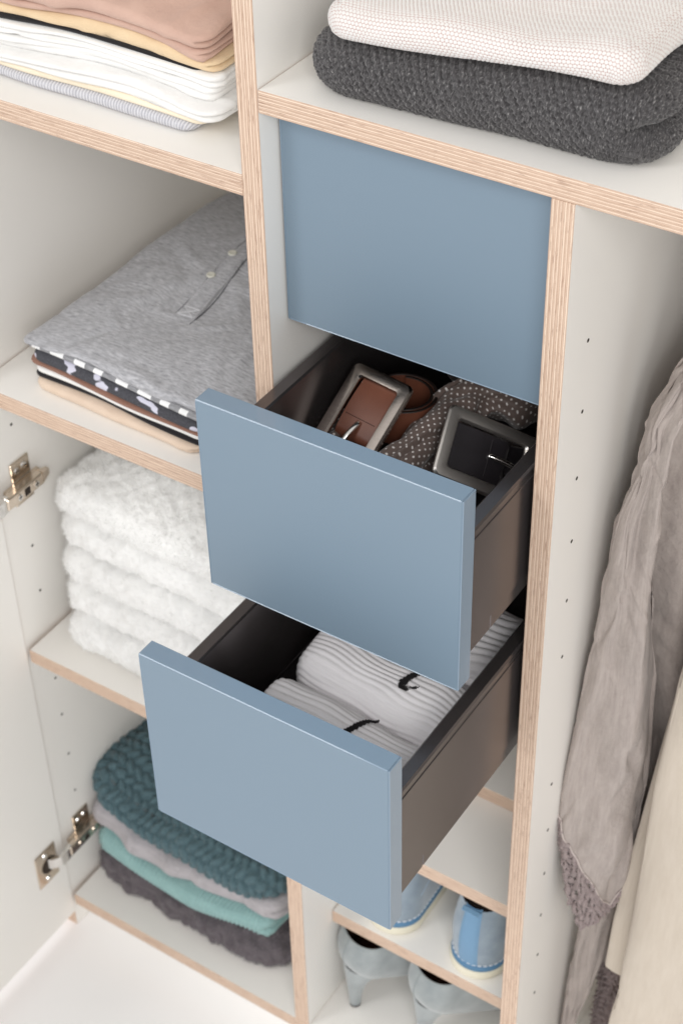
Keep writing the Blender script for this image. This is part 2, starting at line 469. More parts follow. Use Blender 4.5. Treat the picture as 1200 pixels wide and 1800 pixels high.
# hinges
STEEL = simple("nickel_plated_steel", (214, 200, 184), 0.22, 1.0, 0.06, 90)
STEELD = simple("dark_steel", (70, 60, 52), 0.4, 1.0)
CHROME = simple("polished_chrome", (225, 222, 218), 0.1, 1.0)
def hinge(z):
    h = MB()
    x = XL - 0.0015
    h.box((x + 0.0002, 0.022, z + 0.004), (x + 0.0028, 0.050, z + 0.027), 0.0008)          # upper wing of the mounting plate
    h.box((x + 0.0002, 0.022, z - 0.028), (x + 0.0028, 0.050, z - 0.009), 0.0008)
    h.box((x + 0.0028, 0.006, z - 0.0065), (x + 0.008, 0.058, z + 0.0045), 0.0006)
    o = h.obj("hinge", STEEL, ward)
    a = MB()
    a.box((x + 0.0085, -0.004, z - 0.0085), (x + 0.0185, 0.052, z + 0.0065), 0.0016)
    # tapered tail of the arm
    V = [(x + 0.0085, 0.052, z - 0.0075), (x + 0.0175, 0.052, z - 0.0075), (x + 0.0175, 0.052, z + 0.0055), (x + 0.0085, 0.052, z + 0.0055),
         (x + 0.010, 0.064, z - 0.0045), (x + 0.0150, 0.064, z - 0.0045), (x + 0.0150, 0.064, z + 0.0025), (x + 0.010, 0.064, z + 0.0025)]
    a.put(V, [[0, 3, 2, 1], [4, 5, 6, 7], [0, 1, 5, 4], [1, 2, 6, 5], [2, 3, 7, 6], [3, 0, 4, 7]])
    a.obj("hinge_arm", STEEL, o)
    MB().box((x + 0.0185, 0.022, z - 0.0055), (x + 0.0189, 0.030, z + 0.0035), 0).obj("slot", hole_shade_m, o)
    for y in (0.014, 0.040):
        s = MB().cyl((x + 0.0183, y, z - 0.001), (x + 0.0196, y, z - 0.001), 0.0036, n=16)
        s.box((x + 0.0196, y - 0.0026, z - 0.0015), (x + 0.01975, y + 0.0026, z - 0.0005), 0, 1).box((x + 0.01965, y - 0.0005, z - 0.0036), (x + 0.0198, y + 0.0005, z + 0.0016), 0, 1)
        s.obj("screw", [CHROME, hole_shade_m], o)
    for zz, y in ((z + 0.016, 0.030), (z + 0.0175, 0.0405), (z - 0.019, 0.036)):
        s = MB().cyl((x + 0.0028, y, zz), (x + 0.0042, y, zz), 0.0042, 0.0034, 16)
        s.box((x + 0.0042, y - 0.0026, zz - 0.0005), (x + 0.00435, y + 0.0026, zz + 0.0005), 0, 1)
        s.obj("screw", [CHROME, hole_shade_m], o)
    # knuckle links bridging to the cup on the door
    l = MB()
    l.sweep([(x + 0.0135, 0.000, z), (x + 0.0165, -0.010, z), (x + 0.0160, -0.020, z), (x + 0.0105, -0.027, z - 0.001), (x + 0.003, -0.031, z - 0.002)],
            [(-0.0024, -0.0080), (0.0024, -0.0080), (0.0024, 0.0080), (-0.0024, 0.0080)])
    l.cyl((x + 0.0145, -0.003, z - 0.0095), (x + 0.0145, -0.003, z + 0.0085), 0.0026, n=12)
    l.cyl((x + 0.006, -0.029, z - 0.012), (x + 0.006, -0.029, z + 0.006), 0.0022, n=12)
    l.obj("hinge_link", CHROME, o)
    dx = XL + 0.0015
    c = MB().box((dx + 0.0002, -0.052, z - 0.032), (dx + 0.0022, -0.016, z + 0.024), 0.0009)
    c.obj("cup_flange", STEEL, o)
    c = MB().cyl((dx + 0.0022, -0.031, z - 0.004), (dx + 0.0027, -0.031, z - 0.004), 0.0125, n=28)
    c.obj("cup", STEELD, o)
    for zz in (z + 0.0165, z - 0.0245):
        MB().cyl((dx + 0.0022, -0.036, zz), (dx + 0.0035, -0.036, zz), 0.004, 0.0032, 16).obj("screw", CHROME, o)
    for ch in [o] + list(o.children): pass
hinge(-0.5275); hinge(-1.0760)

# ------------------------------------------------------------------ drawers
bl = NT("blue_grey_lacquer"); oc = bl.coord('Object')
bl.col(bl.mix(bl.noise(oc, 6, 2), lin((119, 138, 154)), lin((121, 140, 156)))); bl.set(Roughness=0.5, Coat_Weight=0.12, Coat_Roughness=0.3)
bl.nrm(bl.bump(bl.noise(oc, 1500, 2), 0.04, 0.0002)); BLUE = bl.m
EDGEB = simple('blue_grey_gloss_edge', (122, 143, 162), 0.4, 0, 0.01, Coat_Weight=0.75, Coat_Roughness=0.07)
an = NT("anthracite_metal"); oc = an.coord('Object')
an.col(an.mix(an.noise(oc, 40, 3), lin((104, 99, 99)), lin((111, 105, 105)))); an.set(Roughness=0.24, Metallic=0.8)
an.nrm(an.bump(an.noise(oc, 2500, 2), 0.08, 0.0002)); ANTH = an.m
def drawer(yf, zt, zb, xl, xr, label, depth=0.44):
    th = 0.0182; t = thing("drawer", ((xl + xr) / 2, yf, zb), label, "drawer", "blue-fronted drawers between the divider panels")
    fr = MB().box((xl + 0.0010, yf, zb + 0.0010), (xr - 0.0010, yf + th, zt - 0.0010), 0.0006).obj("drawer_front", BLUE, t)
    e = 0.0014; c = 0.0009; k = 0.00012
    for lo, hi in (((xl + 0.0003, yf - 0.0002, zt - e), (xr - e - k, yf + th, zt)), ((xl + e, yf - 0.0002, zb), (xr - e - k, yf + th, zb + e - k)),
                   ((xl, yf - 0.0002, zb + k), (xl + e - k, yf + th, zt - e - k)), ((xr - e, yf - 0.0002, zb + k), (xr, yf + th, zt))):
        MB().box(lo, hi, c).obj("edge_band", EDGEB, fr)
    y0 = yf + th + 0.0003; y1 = yf + depth; st = zt - 0.047; sb = zb + 0.0195; seam = sb + 0.0155
    for x0, x1, sg in ((0.006, 0.0195, -1), (0.2255, 0.2390, 1)):
        sd = MB()
        sd.box((x0, y0, seam + 0.0005), (x1, y1, st), 0.0016)
        so = sd.obj("drawer_side", ANTH, t)
        # slim lip that runs along the outer upper edge, lower profile and its end cap
        xo0, xo1 = (x0 - 0.0008, x0 + 0.0006) if sg < 0 else (x1 - 0.0006, x1 + 0.0008)
        MB().box((xo0, y0 + 0.001, seam + 0.0009), (xo1, y1, st - 0.0085), 0.0004).obj("side_skin", ANTH, so)
        MB().box((x0 + 0.0004, y0 + 0.0395, sb), (x1 - 0.0004, y1, seam - 0.0003), 0.0008).obj("side_rail", ANTH, so)
        MB().box((x0 + 0.0004, y0 + 0.0005, sb), (x1 - 0.0004, y0 + 0.039, seam - 0.0003), 0.0008).obj("end_cap", ANTH, so)
    MB().box((0.0195, y0, sb + 0.004), (0.2255, y1, sb + 0.012), 0).obj("drawer_bottom", ANTH, t)
    MB().box((0.0195, y1 - 0.014, sb + 0.0121), (0.2255, y1, st - 0.004), 0.001).obj("drawer_back", ANTH, t)
    return t
drawer(0.0235, -0.0035, -0.1960, 0.0019, 0.2431, "topmost blue drawer, pushed fully in beneath the upper shelf", 0.46)
drawer(-0.1061, -0.1967, -0.3904, 0.0019, 0.2431, "middle blue drawer pulled partly out, filled with belts and a dotted scarf")
drawer(-0.2069, -0.3888, -0.5822, 0.0024, 0.2424, "lowest blue drawer pulled furthest out, filled with white socks")
D2F = -0.3904 + 0.0195 + 0.012; D3F = -0.5822 + 0.0195 + 0.012

# ================================================================== clothes
const = lambda z: (lambda x, y: np.full_like(np.asarray(x, float), z))
TLG, MLG, BLG, TRG, TWG = ("folded clothes on the upper left shelf", "folded shirts on the middle left shelf", "folded jumpers on the bottom shelf",
                           "folded jumpers on the upper right shelf", "white towels in the left compartment")
def stack(z0, items, wave_seed, wave_wl=0.2, wave_amp=0.0015):
    """items: dict(rect, h=fn or number, ...) laid one on the other; returns objects"""
    wv = Waves(wave_seed, wave_wl); cur = const(z0 + 0.0004); out = []; zacc = 0.0
    for k, it in enumerate(items):
        it = dict(it); h = it.pop('h'); lab = it.pop('label'); cat = it.pop('cat', 'folded garment'); grp = it.pop('group'); nm = it.pop('name')
        hf = h if callable(h) else (lambda x, y, h=h: h + 0 * x)
        amp = it.pop('amp', wave_amp); bottom = cur; wk = Waves(wave_seed * 31 + k, wave_wl)
        top = (lambda x, y, b=bottom, hf=hf, wk=wk, amp=amp: b(x, y) + np.maximum(hf(x, y) + amp * wk(x, y), 0.0015))
        o = slab(nm, it.pop('rect'), bottom, top, it.pop('mat'), seed=wave_seed * 3 + k, **it)
        tag(o, lab, cat, grp); out.append(o); cur = (lambda x, y, t=top: t(x, y) + 0.0002)
    return out, cur

# ---- upper left stack
M_ROSE = fabric("rose_cotton_twill", (206, 173, 157), (194, 160, 145), weave=0.7, wrinkle=0.5)
M_BEIGE = fabric("sand_cotton", (231, 206, 170), (222, 195, 158), weave=0.7, wrinkle=0.4)
M_BLACK = fabric("black_jersey", (34, 31, 34), (26, 24, 27), weave=0.8)
M_WHITE = fabric("white_jersey", (243, 242, 240), (236, 235, 233), weave=0.8, wrinkle=0.35)
M_CREAM = fabric("cream_jersey", (248, 236, 214), (241, 228, 204), weave=0.8, wrinkle=0.3)
def ribmat(name, a, b, pitch):
    t = NT(name); uv = t.coord('UV'); x = t.sep(uv)
    s = t.math('SINE', t.math('MULTIPLY', x[0], 6.2832 / pitch)); nz = t.noise(t.mapping(uv, (700, 90, 1)), 1.0, 3)
    f = t.math('MULTIPLY_ADD', s, 0.28, t.math('ADD', nz, 0.02))
    t.col(t.ramp(f, [(0.2, lin(b)), (0.75, lin(a))])); t.set(Roughness=0.95, Sheen_Weight=0.15)
    t.nrm(t.bump(s, 0.5, 0.0007)); return t.m
M_GRIB = ribmat("grey_ribbed_knit", (214, 214, 219), (176, 176, 184), 0.0031)
X0 = -0.352
st, _ = stack(L1, [
    dict(name="folded_garment", label="light grey ribbed top at the very bottom of the pile, on the white shelf", group=TLG, mat=M_GRIB, rect=(X0, -0.0945, 0.036, 0.33), h=0.0095, amp=0.001, warp=0.0012),
    dict(name="folded_garment", label="cream top just above the grey ribbed one, below the white layers", group=TLG, mat=M_CREAM, rect=(-0.31, -0.080, 0.036, 0.33), h=0.0085, amp=0.001, warp=0.0012, jit=0.0008),
    dict(name="folded_shirt", label="lowest white shirt of the upper left pile, lying on the cream top", group=TLG, mat=M_WHITE, disp=creases(205, (-0.34, -0.07, 0.0, 0.1), 18, 0.0020, 0.0035, 0.03, 0.08, 0.25), rect=(X0, -0.069, 0.033, 0.33), h=0.0125, lobes=2, jit=0.0042, amp=0.0015, warp=0.0012, bulge=0.004),
    dict(name="folded_shirt", label="middle white shirt of the upper left pile, between two other white shirts", group=TLG, mat=M_WHITE, disp=creases(206, (-0.34, -0.07, 0.0, 0.1), 18, 0.0020, 0.0035, 0.03, 0.08, 0.25), rect=(X0, -0.074, 0.039, 0.33), h=0.0115, lobes=2, jit=0.0035, amp=0.0015, warp=0.0012, bulge=0.003),
    dict(name="folded_shirt", label="highest white shirt of the upper left pile, right below the thin black layer", group=TLG, mat=M_WHITE, disp=creases(207, (-0.34, -0.07, 0.0, 0.1), 18, 0.0020, 0.0035, 0.03, 0.08, 0.25), rect=(X0, -0.071, 0.041, 0.33), h=0.0095, lobes=2, jit=0.002, amp=0.0015, warp=0.0012, bulge=0.004),
    dict(name="folded_garment", label="thin black top seen as a dark wavy line between white shirts and sand cloth", group=TLG, mat=M_BLACK, rect=(X0, -0.085, 0.0425, 0.33), h=lambda x, y: np.interp(x, [-0.33, -0.25, -0.19, -0.08], [0.0075, 0.0045, 0.003, 0.0018]), amp=0.0004, warp=0.0012),
    dict(name="folded_trousers", label="sand beige folded trousers below the dusty rose ones", group=TLG, mat=M_BEIGE, disp=creases(204, (-0.34, -0.07, 0.0, 0.1), 18, 0.0024, 0.004, 0.025, 0.1, 0.5), rect=(X0, -0.074, 0.0435, 0.33), h=0.0125, lobes=1, lobes_x=2, jit=0.002, amp=0.0015, warp=0.0012),
    dict(name="folded_trousers", label="dusty rose trousers, the thinner lower of the two rose layers", group=TLG, mat=M_ROSE, disp=creases(203, (-0.34, -0.07, 0.0, 0.1), 18, 0.0022, 0.004, 0.025, 0.1, 0.4), rect=(X0, -0.078, 0.0405, 0.33), h=0.0085, lobes=1, lobes_x=2, jit=0.002, amp=0.0015, warp=0.0012),
    dict(name="folded_trousers", label="dusty rose trousers on top of the upper left pile", group=TLG, mat=M_ROSE, disp=creases(202, (-0.32, -0.08, 0.0, 0.2), 26, 0.0030, 0.005, 0.035, 0.3, 0.7), rect=(-0.315, -0.0815, 0.0405, 0.33), h=0.017, lobes=1, lobes_x=2, jit=0.002, amp=0.003, warp=0.0012, droop=0.003),
], 3, 0.22)

# ---- upper right jumpers
def knitmat(name, a, b, hole, pu, pv, flecks):
    t = NT(name); uv = t.coord('UV')
    n = t.noise(t.mapping(uv, (900, 330, 1), (0, 0, 0.6)), 1.0, 4, 0.7)
    base = t.ramp(n, [(0.34, lin(b)), (0.58, lin(a)), (0.72, lin(flecks))])
    t.col(base); t.set(Roughness=0.95, Sheen_Weight=0.25); t.p.inputs['Specular IOR Level'].default_value = 0.2
    t.nrm(t.bump(n, 0.5, 0.0006)); return t.m
M_CHAR = knitmat("charcoal_chunky_wool", (90, 88, 89), (40, 38, 39), None, 0, 0, (168, 166, 164))
tw = NT("white_two_tone_knit"); uv = tw.coord('UV'); xx = tw.sep(uv)
PU, PV = 0.0032, 0.0026
rowv = tw.math('DIVIDE', xx[1], PV); rfl = tw.math('FLOOR', rowv)
uo = tw.math('ADD', tw.math('DIVIDE', xx[0], PU), tw.math('MULTIPLY', rfl, 0.5))
cu = tw.math('SUBTRACT', tw.math('FRACT', uo), 0.5); cv = tw.math('SUBTRACT', tw.math('FRACT', rowv), 0.5)
rr = tw.math('ADD', tw.math('POWER', tw.math('DIVIDE', cu, 0.5), 2.0), tw.math('POWER', tw.math('DIVIDE', cv, 0.56), 2.0))
tw.col(tw.mix(tw.ramp(rr, [(0.85, (0,) * 3), (1.25, (0.95,) * 3)]), tw.mix(tw.noise(uv, 60, 3), lin((230, 228, 226)), lin((221, 218, 215))), lin((178, 140, 132))))
tw.set(Roughness=0.95, Sheen_Weight=0.15); tw.nrm(tw.bump(tw.noise(uv, 1500, 2), 0.3, 0.0004)); M_WKNIT = tw.m
st, _ = stack(ZT0, [
    dict(name="folded_jumper", label="chunky charcoal knitted jumper folded on the white shelf above the closed drawer", cat="jumper", group=TRG, mat=M_CHAR, rect=(0.043, 0.279, 0.040, 0.27), rot=0.03,
         h=lambda x, y: np.interp(x, [0.03, 0.10, 0.22, 0.29], [0.046, 0.051, 0.060, 0.064]), amp=0.0015, res=0.00075, lobes=1, lobes_x=2, bulge=0.022, r=0.020, droop=0.008, droop_w=0.014, warp=0.0012, disp=stitches(0.0064, 0.0040, 0.0032, 0.30, 0.12, wob=0.0006, skew=0.36)),
    dict(name="folded_jumper", label="off-white fine knitted jumper lying on the charcoal one", cat="jumper", group=TRG, mat=M_WKNIT, rect=(0.056, 0.282, 0.021, 0.25), rot=0.015,
         h=lambda x, y: np.interp(x, [0.04, 0.12, 0.22, 0.29], [0.026, 0.025, 0.024, 0.028]), amp=0.002, res=0.0008, lobes=1, bulge=0.009, r=0.011, droop=0.004, droop_w=0.010, warp=0.0012, disp=stitches(0.0032, 0.0026, 0.0010, 0.0, 0.1, wob=0.0)),
], 9, 0.13)
M_FUZZ = simple("grey_wool_fibre", (120, 116, 116), 0.95)
pile("loose_fibres", st[0], 4000, 0.0022, 0.00012, M_FUZZ, st[0], 0.12, 0.9, 0.0, 4)

# ---- middle left stack
M_NUDE = fabric("nude_cotton", (229, 208, 188), (220, 197, 176), weave=0.7, wrinkle=0.4)
M_BROWN = fabric("cocoa_jersey", (150, 112, 96), (138, 101, 86), weave=0.8)
M_HEN = fabric("grey_melange_jersey", (204, 204, 208), (134, 134, 138), streak=(110, 480), wrinkle=0.55)
ck = NT("grey_check_cotton"); uv = ck.coord('UV'); x = ck.sep(uv)
wb = ck.noise(ck.mapping(uv, (22, 9, 1)), 1.0, 1)
cell = ck.math('FRACT', ck.math('MULTIPLY_ADD', x[0], 38.0, ck.math('MULTIPLY', wb, 1.2)))
on = ck.math('MULTIPLY', ck.math('LESS_THAN', cell, 0.52), ck.math('GREATER_THAN', ck.math('FRACT', ck.math('MULTIPLY', x[1], 62.0)), 0.32))
greyc = ck.ramp(ck.noise(ck.mapping(uv, (120, 700, 1)), 1.0, 4, 0.7), [(0.3, lin((112, 112, 114))), (0.7, lin((172, 172, 176)))])
ck.col(ck.mix(on, greyc, lin((240, 240, 240)))); ck.set(Roughness=0.92); M_CHECK = ck.m
pr = NT("charcoal_print_cotton"); uv = pr.coord('UV')
bl1 = pr.noise(pr.mapping(uv, (34, 60, 1), (0, 0, 0), (0.3, 0.1, 0)), 1.0, 2, 0.45)
pr.col(pr.mix(pr.ramp(bl1, [(0.585, (0,) * 3), (0.60, (1,) * 3)]), pr.ramp(pr.noise(uv, 500, 3), [(0.3, lin((58, 58, 63))), (0.7, lin((80, 80, 86)))]), lin((205, 204, 218))))
pr.set(Roughness=0.92); M_PRINT = pr.m
st, mtop = stack(L2, [
    dict(name="folded_trousers", label="nude cotton trousers at the bottom of the grey shirt's pile", group=MLG, mat=M_NUDE, disp=creases(209, (-0.3, -0.1, -0.01, 0.1), 14, 0.0010, 0.004, 0.03, 0.1, 0.3), rect=(-0.296, -0.105, 0.027, 0.34), rot=-0.035, h=lambda x, y: np.interp(x, [-0.3, -0.22, -0.1], [0.010, 0.011, 0.009]), lobes=1, lobes_x=2, jit=0.001, amp=0.0008, warp=0.0012),
    dict(name="folded_garment", label="thin black top above the nude trousers, under a white one", group=MLG, mat=M_BLACK, rect=(-0.304, -0.097, 0.030, 0.34), rot=-0.035, h=0.0048, amp=0.0005, warp=0.0012),
    dict(name="folded_garment", label="thin white top between the black and the brown layers", group=MLG, mat=M_WHITE, rect=(-0.303, -0.098, 0.030, 0.34), rot=-0.035, h=0.0055, amp=0.0005, warp=0.0012),
    dict(name="folded_garment", label="thin cocoa brown top beneath the printed charcoal shirt", group=MLG, mat=M_BROWN, rect=(-0.309, -0.095, 0.030, 0.34), rot=-0.035, h=0.0055, amp=0.0005, warp=0.0012, bulge=0.004),
    dict(name="folded_shirt", label="charcoal shirt with pale lilac blotches, rolled edge to the front", group=MLG, mat=M_PRINT, rect=(-0.299, -0.100, 0.032, 0.34), rot=-0.035, h=0.0125, amp=0.0008, warp=0.0012, bulge=0.0075),
    dict(name="folded_shirt", label="grey shirt with white checks directly under the grey henley", group=MLG, mat=M_CHECK, rect=(-0.313, -0.095, 0.033, 0.345), rot=-0.03, h=0.0065, amp=0.0006, warp=0.0012, bulge=0.004),
    dict(name="henley_shirt", label="grey melange henley shirt with two pale buttons, on top of the middle left pile", group=MLG, mat=M_HEN, disp=creases(201, (-0.32, -0.05, 0.02, 0.36), 40, 0.0034, 0.0050, 0.040, 0.5, 0.9), rect=(-0.312, -0.060, 0.033, 0.365), rot=-0.01, h=0.0085, amp=0.0028, warp=0.0025, bulge=0.004, droop=0.002),
], 17, 0.2)
hen = st[-1]
# placket: a doubled strip with its own edge, a stitched box end, and two buttons
pa, pb = np.array((-0.2045, 0.137)), np.array((-0.2215, 0.30)); d = (pb - pa) / np.linalg.norm(pb - pa); sdv = np.array((d[1], -d[0]))
hw = 0.0105; V = []; UVp = []; nl = 44; cols = [-1.0, -0.97, -0.9, -0.84, -0.80, -0.4, 0, 0.4, 0.80, 0.84, 0.9, 0.97, 1.0]; lift = [0, .0012, .0019, .0008, .0016, .0017, .0017, .0017, .0017, .0010, .0024, .0022, 0]
for i in range(nl + 1):
    for c, lf in zip(cols, lift):
        p = pa + d * (i / nl) * np.linalg.norm(pb - pa) + sdv * c * hw + sdv * 0.0008 * math.sin(i * 0.4)
        e = 1.0 if 0 < i < nl else 0.0
        V.append((p[0], p[1], float(mtop(p[0], p[1])) + lf * e + 0.0001)); UVp.append((p[0], p[1]))
nc = len(cols); F = np.array([[i * nc + j, i * nc + j + 1, (i + 1) * nc + j + 1, (i + 1) * nc + j] for i in range(nl) for j in range(nc - 1)])
plk = build("placket", V, F, M_HEN, hen, (pa[0], pa[1], float(mtop(pa[0], pa[1]))), UVp)
M_THREAD = simple("pale_thread", (205, 205, 208), 0.9); M_SHADE = simple("dark_slit_shade", (62, 62, 66), 0.9)
th = MB()
for c in (-0.84, 0.82):
    for i in range(56):
        f0 = (i + 0.12) / 56; f1 = (i + 0.8) / 56; pts = []
        for f in (f0, f1):
            p = pa + d * f * 0.163 + sdv * c * hw; pts.append((p[0], p[1], float(mtop(p[0], p[1])) + 0.0014))
        th.cyl(pts[0], pts[1], 0.00045, n=5)
for (u0, v0, u1, v1) in ((-0.84, 0.012, 0.82, 0.012), (-0.84, 0.1, 0.82, 0.1), (-0.84, 0.012, 0.82, 0.1), (0.82, 0.012, -0.84, 0.1)):
    q = [pa + d * v0 * 0.163 + sdv * u0 * hw, pa + d * v1 * 0.163 + sdv * u1 * hw]
    th.cyl(*[(p[0], p[1], float(mtop(p[0], p[1])) + 0.0018) for p in q], 0.0004, n=5)
tag(th.obj("stitching", M_THREAD, plk), kind='stuff')
# shadow line under the placket's right edge, laid in as a thin dark cord
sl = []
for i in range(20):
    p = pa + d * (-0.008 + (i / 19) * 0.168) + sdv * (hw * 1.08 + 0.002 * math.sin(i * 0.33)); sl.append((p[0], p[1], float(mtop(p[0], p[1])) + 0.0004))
MB().sweep(sl, circ(0.0004, 6)).obj("slit_shade", M_SHADE, hen, smooth=True)
sl2 = []  # grey cord that paints the shading along the placket's left seam
for i in range(24):
    p = pa + d * (i / 23) * 0.163 - sdv * hw * 1.02; sl2.append((p[0], p[1], float(mtop(p[0], p[1])) + 0.0003))
MB().sweep(sl2, circ(0.00045, 6)).obj("placket_seam_shade", simple("grey_seam_shade", (112, 112, 116), 0.9), hen, smooth=True)
M_BTN = simple("horn_button", (214, 212, 200), 0.3)
for (bx_, by_) in ((-0.2203, 0.2035), (-0.2236, 0.2448)):
    z = float(mtop(bx_, by_)) + 0.0016; b = MB()
    prof = [(0.0, 0.0016), (0.0028, 0.0015), (0.0036, 0.0021), (0.0043, 0.0020), (0.0046, 0.0011), (0.0043, 0.0)]
    V = []; n = 24
    for r_, h_ in prof:
        for i in range(n): V.append((bx_ + r_ * math.cos(6.2832 * i / n), by_ + r_ * math.sin(6.2832 * i / n), z + h_))
    F = [[a * n + i, (a + 1) * n + i, (a + 1) * n + (i + 1) % n, a * n + (i + 1) % n] for a in range(len(prof) - 1) for i in range(n)]
    build("button", V, F, M_BTN, hen, (bx_, by_, z))

# ---- towels
M_TOW = fabric("white_terry", (247, 247, 246), (241, 241, 240), rough=1.0, sheen=0.3)
def terry(seed):
    a, b, c = Waves(seed, 0.012, 14), Waves(seed + 1, 0.03), Waves(seed + 2, 0.0055, 16)
    return lambda u, v: 0.0009 * a(u, v) + 0.0010 * b(u, v) + 0.0007 * c(u, v)
tl = ["lowest white fluffy towel, lying on the shelf", "second white fluffy towel from the shelf", "third white fluffy towel, middle of the pile of five",
      "fourth white fluffy towel, just beneath the top one", "top white fluffy towel of the pile, its nap in full view"]
items = []
for k, (x0, y0, h) in enumerate(((-0.306, 0.040, 0.043), (-0.309, 0.050, 0.041), (-0.313, 0.053, 0.043), (-0.314, 0.060, 0.040), (-0.318, 0.062, 0.046))):
    items.append(dict(name="towel", label=tl[k], cat="towel", group=TWG, mat=M_TOW, rect=(x0 - 0.013, -0.03, y0, 0.32), h=h, amp=0.002, res=0.003, r=0.016, bulge=0.0115, droop=0.007, droop_w=0.016, warp=0.0012, disp=terry(40 + k)))
st, _ = stack(L3, items, 23, 0.14)
for k, o in enumerate(st): pile("terry_pile", o, 34000 if k < 4 else 70000, 0.0052, 0.0006, M_TOW, o, 0.33, 0.75, 0.15, 60 + k)

# ---- bottom left jumpers
M_DKG = knitmat("dark_grey_mohair", (108, 101, 105), (76, 70, 74), None, 0, 0, (152, 145, 150))
M_MINT = fabric("mint_ribbed_cotton", (152, 186, 184), (138, 173, 172), streak=(40, 200))
M_LIL = fabric("lilac_grey_wool", (186, 182, 185), (162, 158, 161), streak=(90, 160))
M_TEAL = fabric("teal_cable_wool", (90, 114, 121), (72, 95, 102), streak=(150, 150))
nz1, nz2, nz3 = Waves(71, 0.018, 12), Waves(72, 0.05), Waves(73, 0.03)
cab = stitches(0.0128, 0.0150, 0.0056, 0.75, 0.12, 8)
st, _ = stack(L4, [
    dict(name="folded_jumper", label="dark grey fluffy mohair jumper at the bottom, resting on the lowest shelf", cat="jumper", group=BLG, mat=M_DKG, rect=(-0.344, -0.071, 0.050, 0.30), rot=-0.01, h=0.051, amp=0.003, res=0.0025, r=0.03, bulge=0.017, droop=0.012, droop_w=0.02, warp=0.004,
         disp=lambda u, v: 0.002 * nz1(u, v) + 0.0025 * nz2(u, v)),
    dict(name="folded_jumper", label="mint green ribbed jumper on the dark grey mohair one", cat="jumper", group=BLG, mat=M_MINT, rect=(-0.334, -0.086, 0.044, 0.30), rot=-0.01, h=lambda x, y: np.interp(x, [-0.34, -0.2, -0.07], [0.035, 0.030, 0.032]), amp=0.002, res=0.0014, r=0.008, bulge=0.0085, lobes_x=2, droop=0.004, warp=0.003,
         disp=lambda u, v: 0.0012 * np.sin(u * 6.2832 / 0.0052)),
    dict(name="folded_jumper", label="lilac grey soft jumper between the mint and the teal ones", cat="jumper", group=BLG, mat=M_LIL, disp=creases(210, (-0.34, -0.07, 0.0, 0.1), 14, 0.0022, 0.008, 0.03, 0.2, 0.6), rect=(-0.344, -0.085, 0.050, 0.30), h=lambda x, y: np.interp(x, [-0.34, -0.2, -0.14, -0.07], [0.036, 0.033, 0.031, 0.034]), amp=0.003, res=0.003, r=0.008, bulge=0.009, lobes=1, lobes_x=2, droop=0.004, warp=0.005, warp_wl=0.07),
    dict(name="folded_jumper", label="dark teal cable knit jumper on top, partly behind the lowest drawer", cat="jumper", group=BLG, mat=M_TEAL, rect=(-0.344, -0.088, 0.064, 0.30), rot=-0.01, h=0.050, amp=0.003, res=0.0014, r=0.035, bulge=0.019, droop=0.014, droop_w=0.024, warp=0.004, disp=cab),
], 29, 0.16)
pile("mohair_fibres", st[0], 30000, 0.0045, 0.00035, simple("mohair_fibre", (112, 105, 110), 1.0), st[0], 0.2, 0.9, 0.0, 81)
pile("loose_fibres", st[3], 9000, 0.003, 0.0003, simple("teal_fibre", (86, 116, 124), 1.0), st[3], 0.2, 0.9, 0.0, 82)
pile("loose_fibres", st[2], 7000, 0.003, 0.0003, simple("lilac_fibre", (190, 182, 190), 1.0), st[2], 0.2, 0.9, 0.0, 83)

# ================================================================== belts and scarf in the middle drawer
M_BUCK = NT("brushed_nickel"); oc = M_BUCK.coord('Object')
M_BUCK.col(lin((186, 176, 168))); M_BUCK.set(Metallic=1.0)
M_BUCK.lk(M_BUCK.ramp(M_BUCK.noise(M_BUCK.mapping(oc, (60, 900, 900)), 1.0, 3), [(0.2, (0.15,) * 3), (0.8, (0.26,) * 3)]), M_BUCK.p.inputs['Roughness']); M_BUCK = M_BUCK.m
M_BUCK2 = simple('satin_silver', (224, 218, 212), 0.40, 1.0, 0.05, 200)
def leather(name, a, b):
    t = NT(name); o = t.coord('Object'); n = t.noise(o, 45, 4)
    t.col(t.mix(n, lin(b), lin(a))); t.set(Roughness=0.42, Coat_Weight=0.1)
    v = t.add('ShaderNodeTexVoronoi'); v.inputs['Scale'].default_value = 900; t.lk(o, v.inputs['Vector'])
    t.nrm(t.bump(v.outputs['Distance'], 0.15, 0.0003)); return t.m
M_LBR = leather("brown_leather", (132, 82, 62), (104, 60, 45)); M_LBK = leather("black_leather", (54, 50, 54), (34, 31, 34))

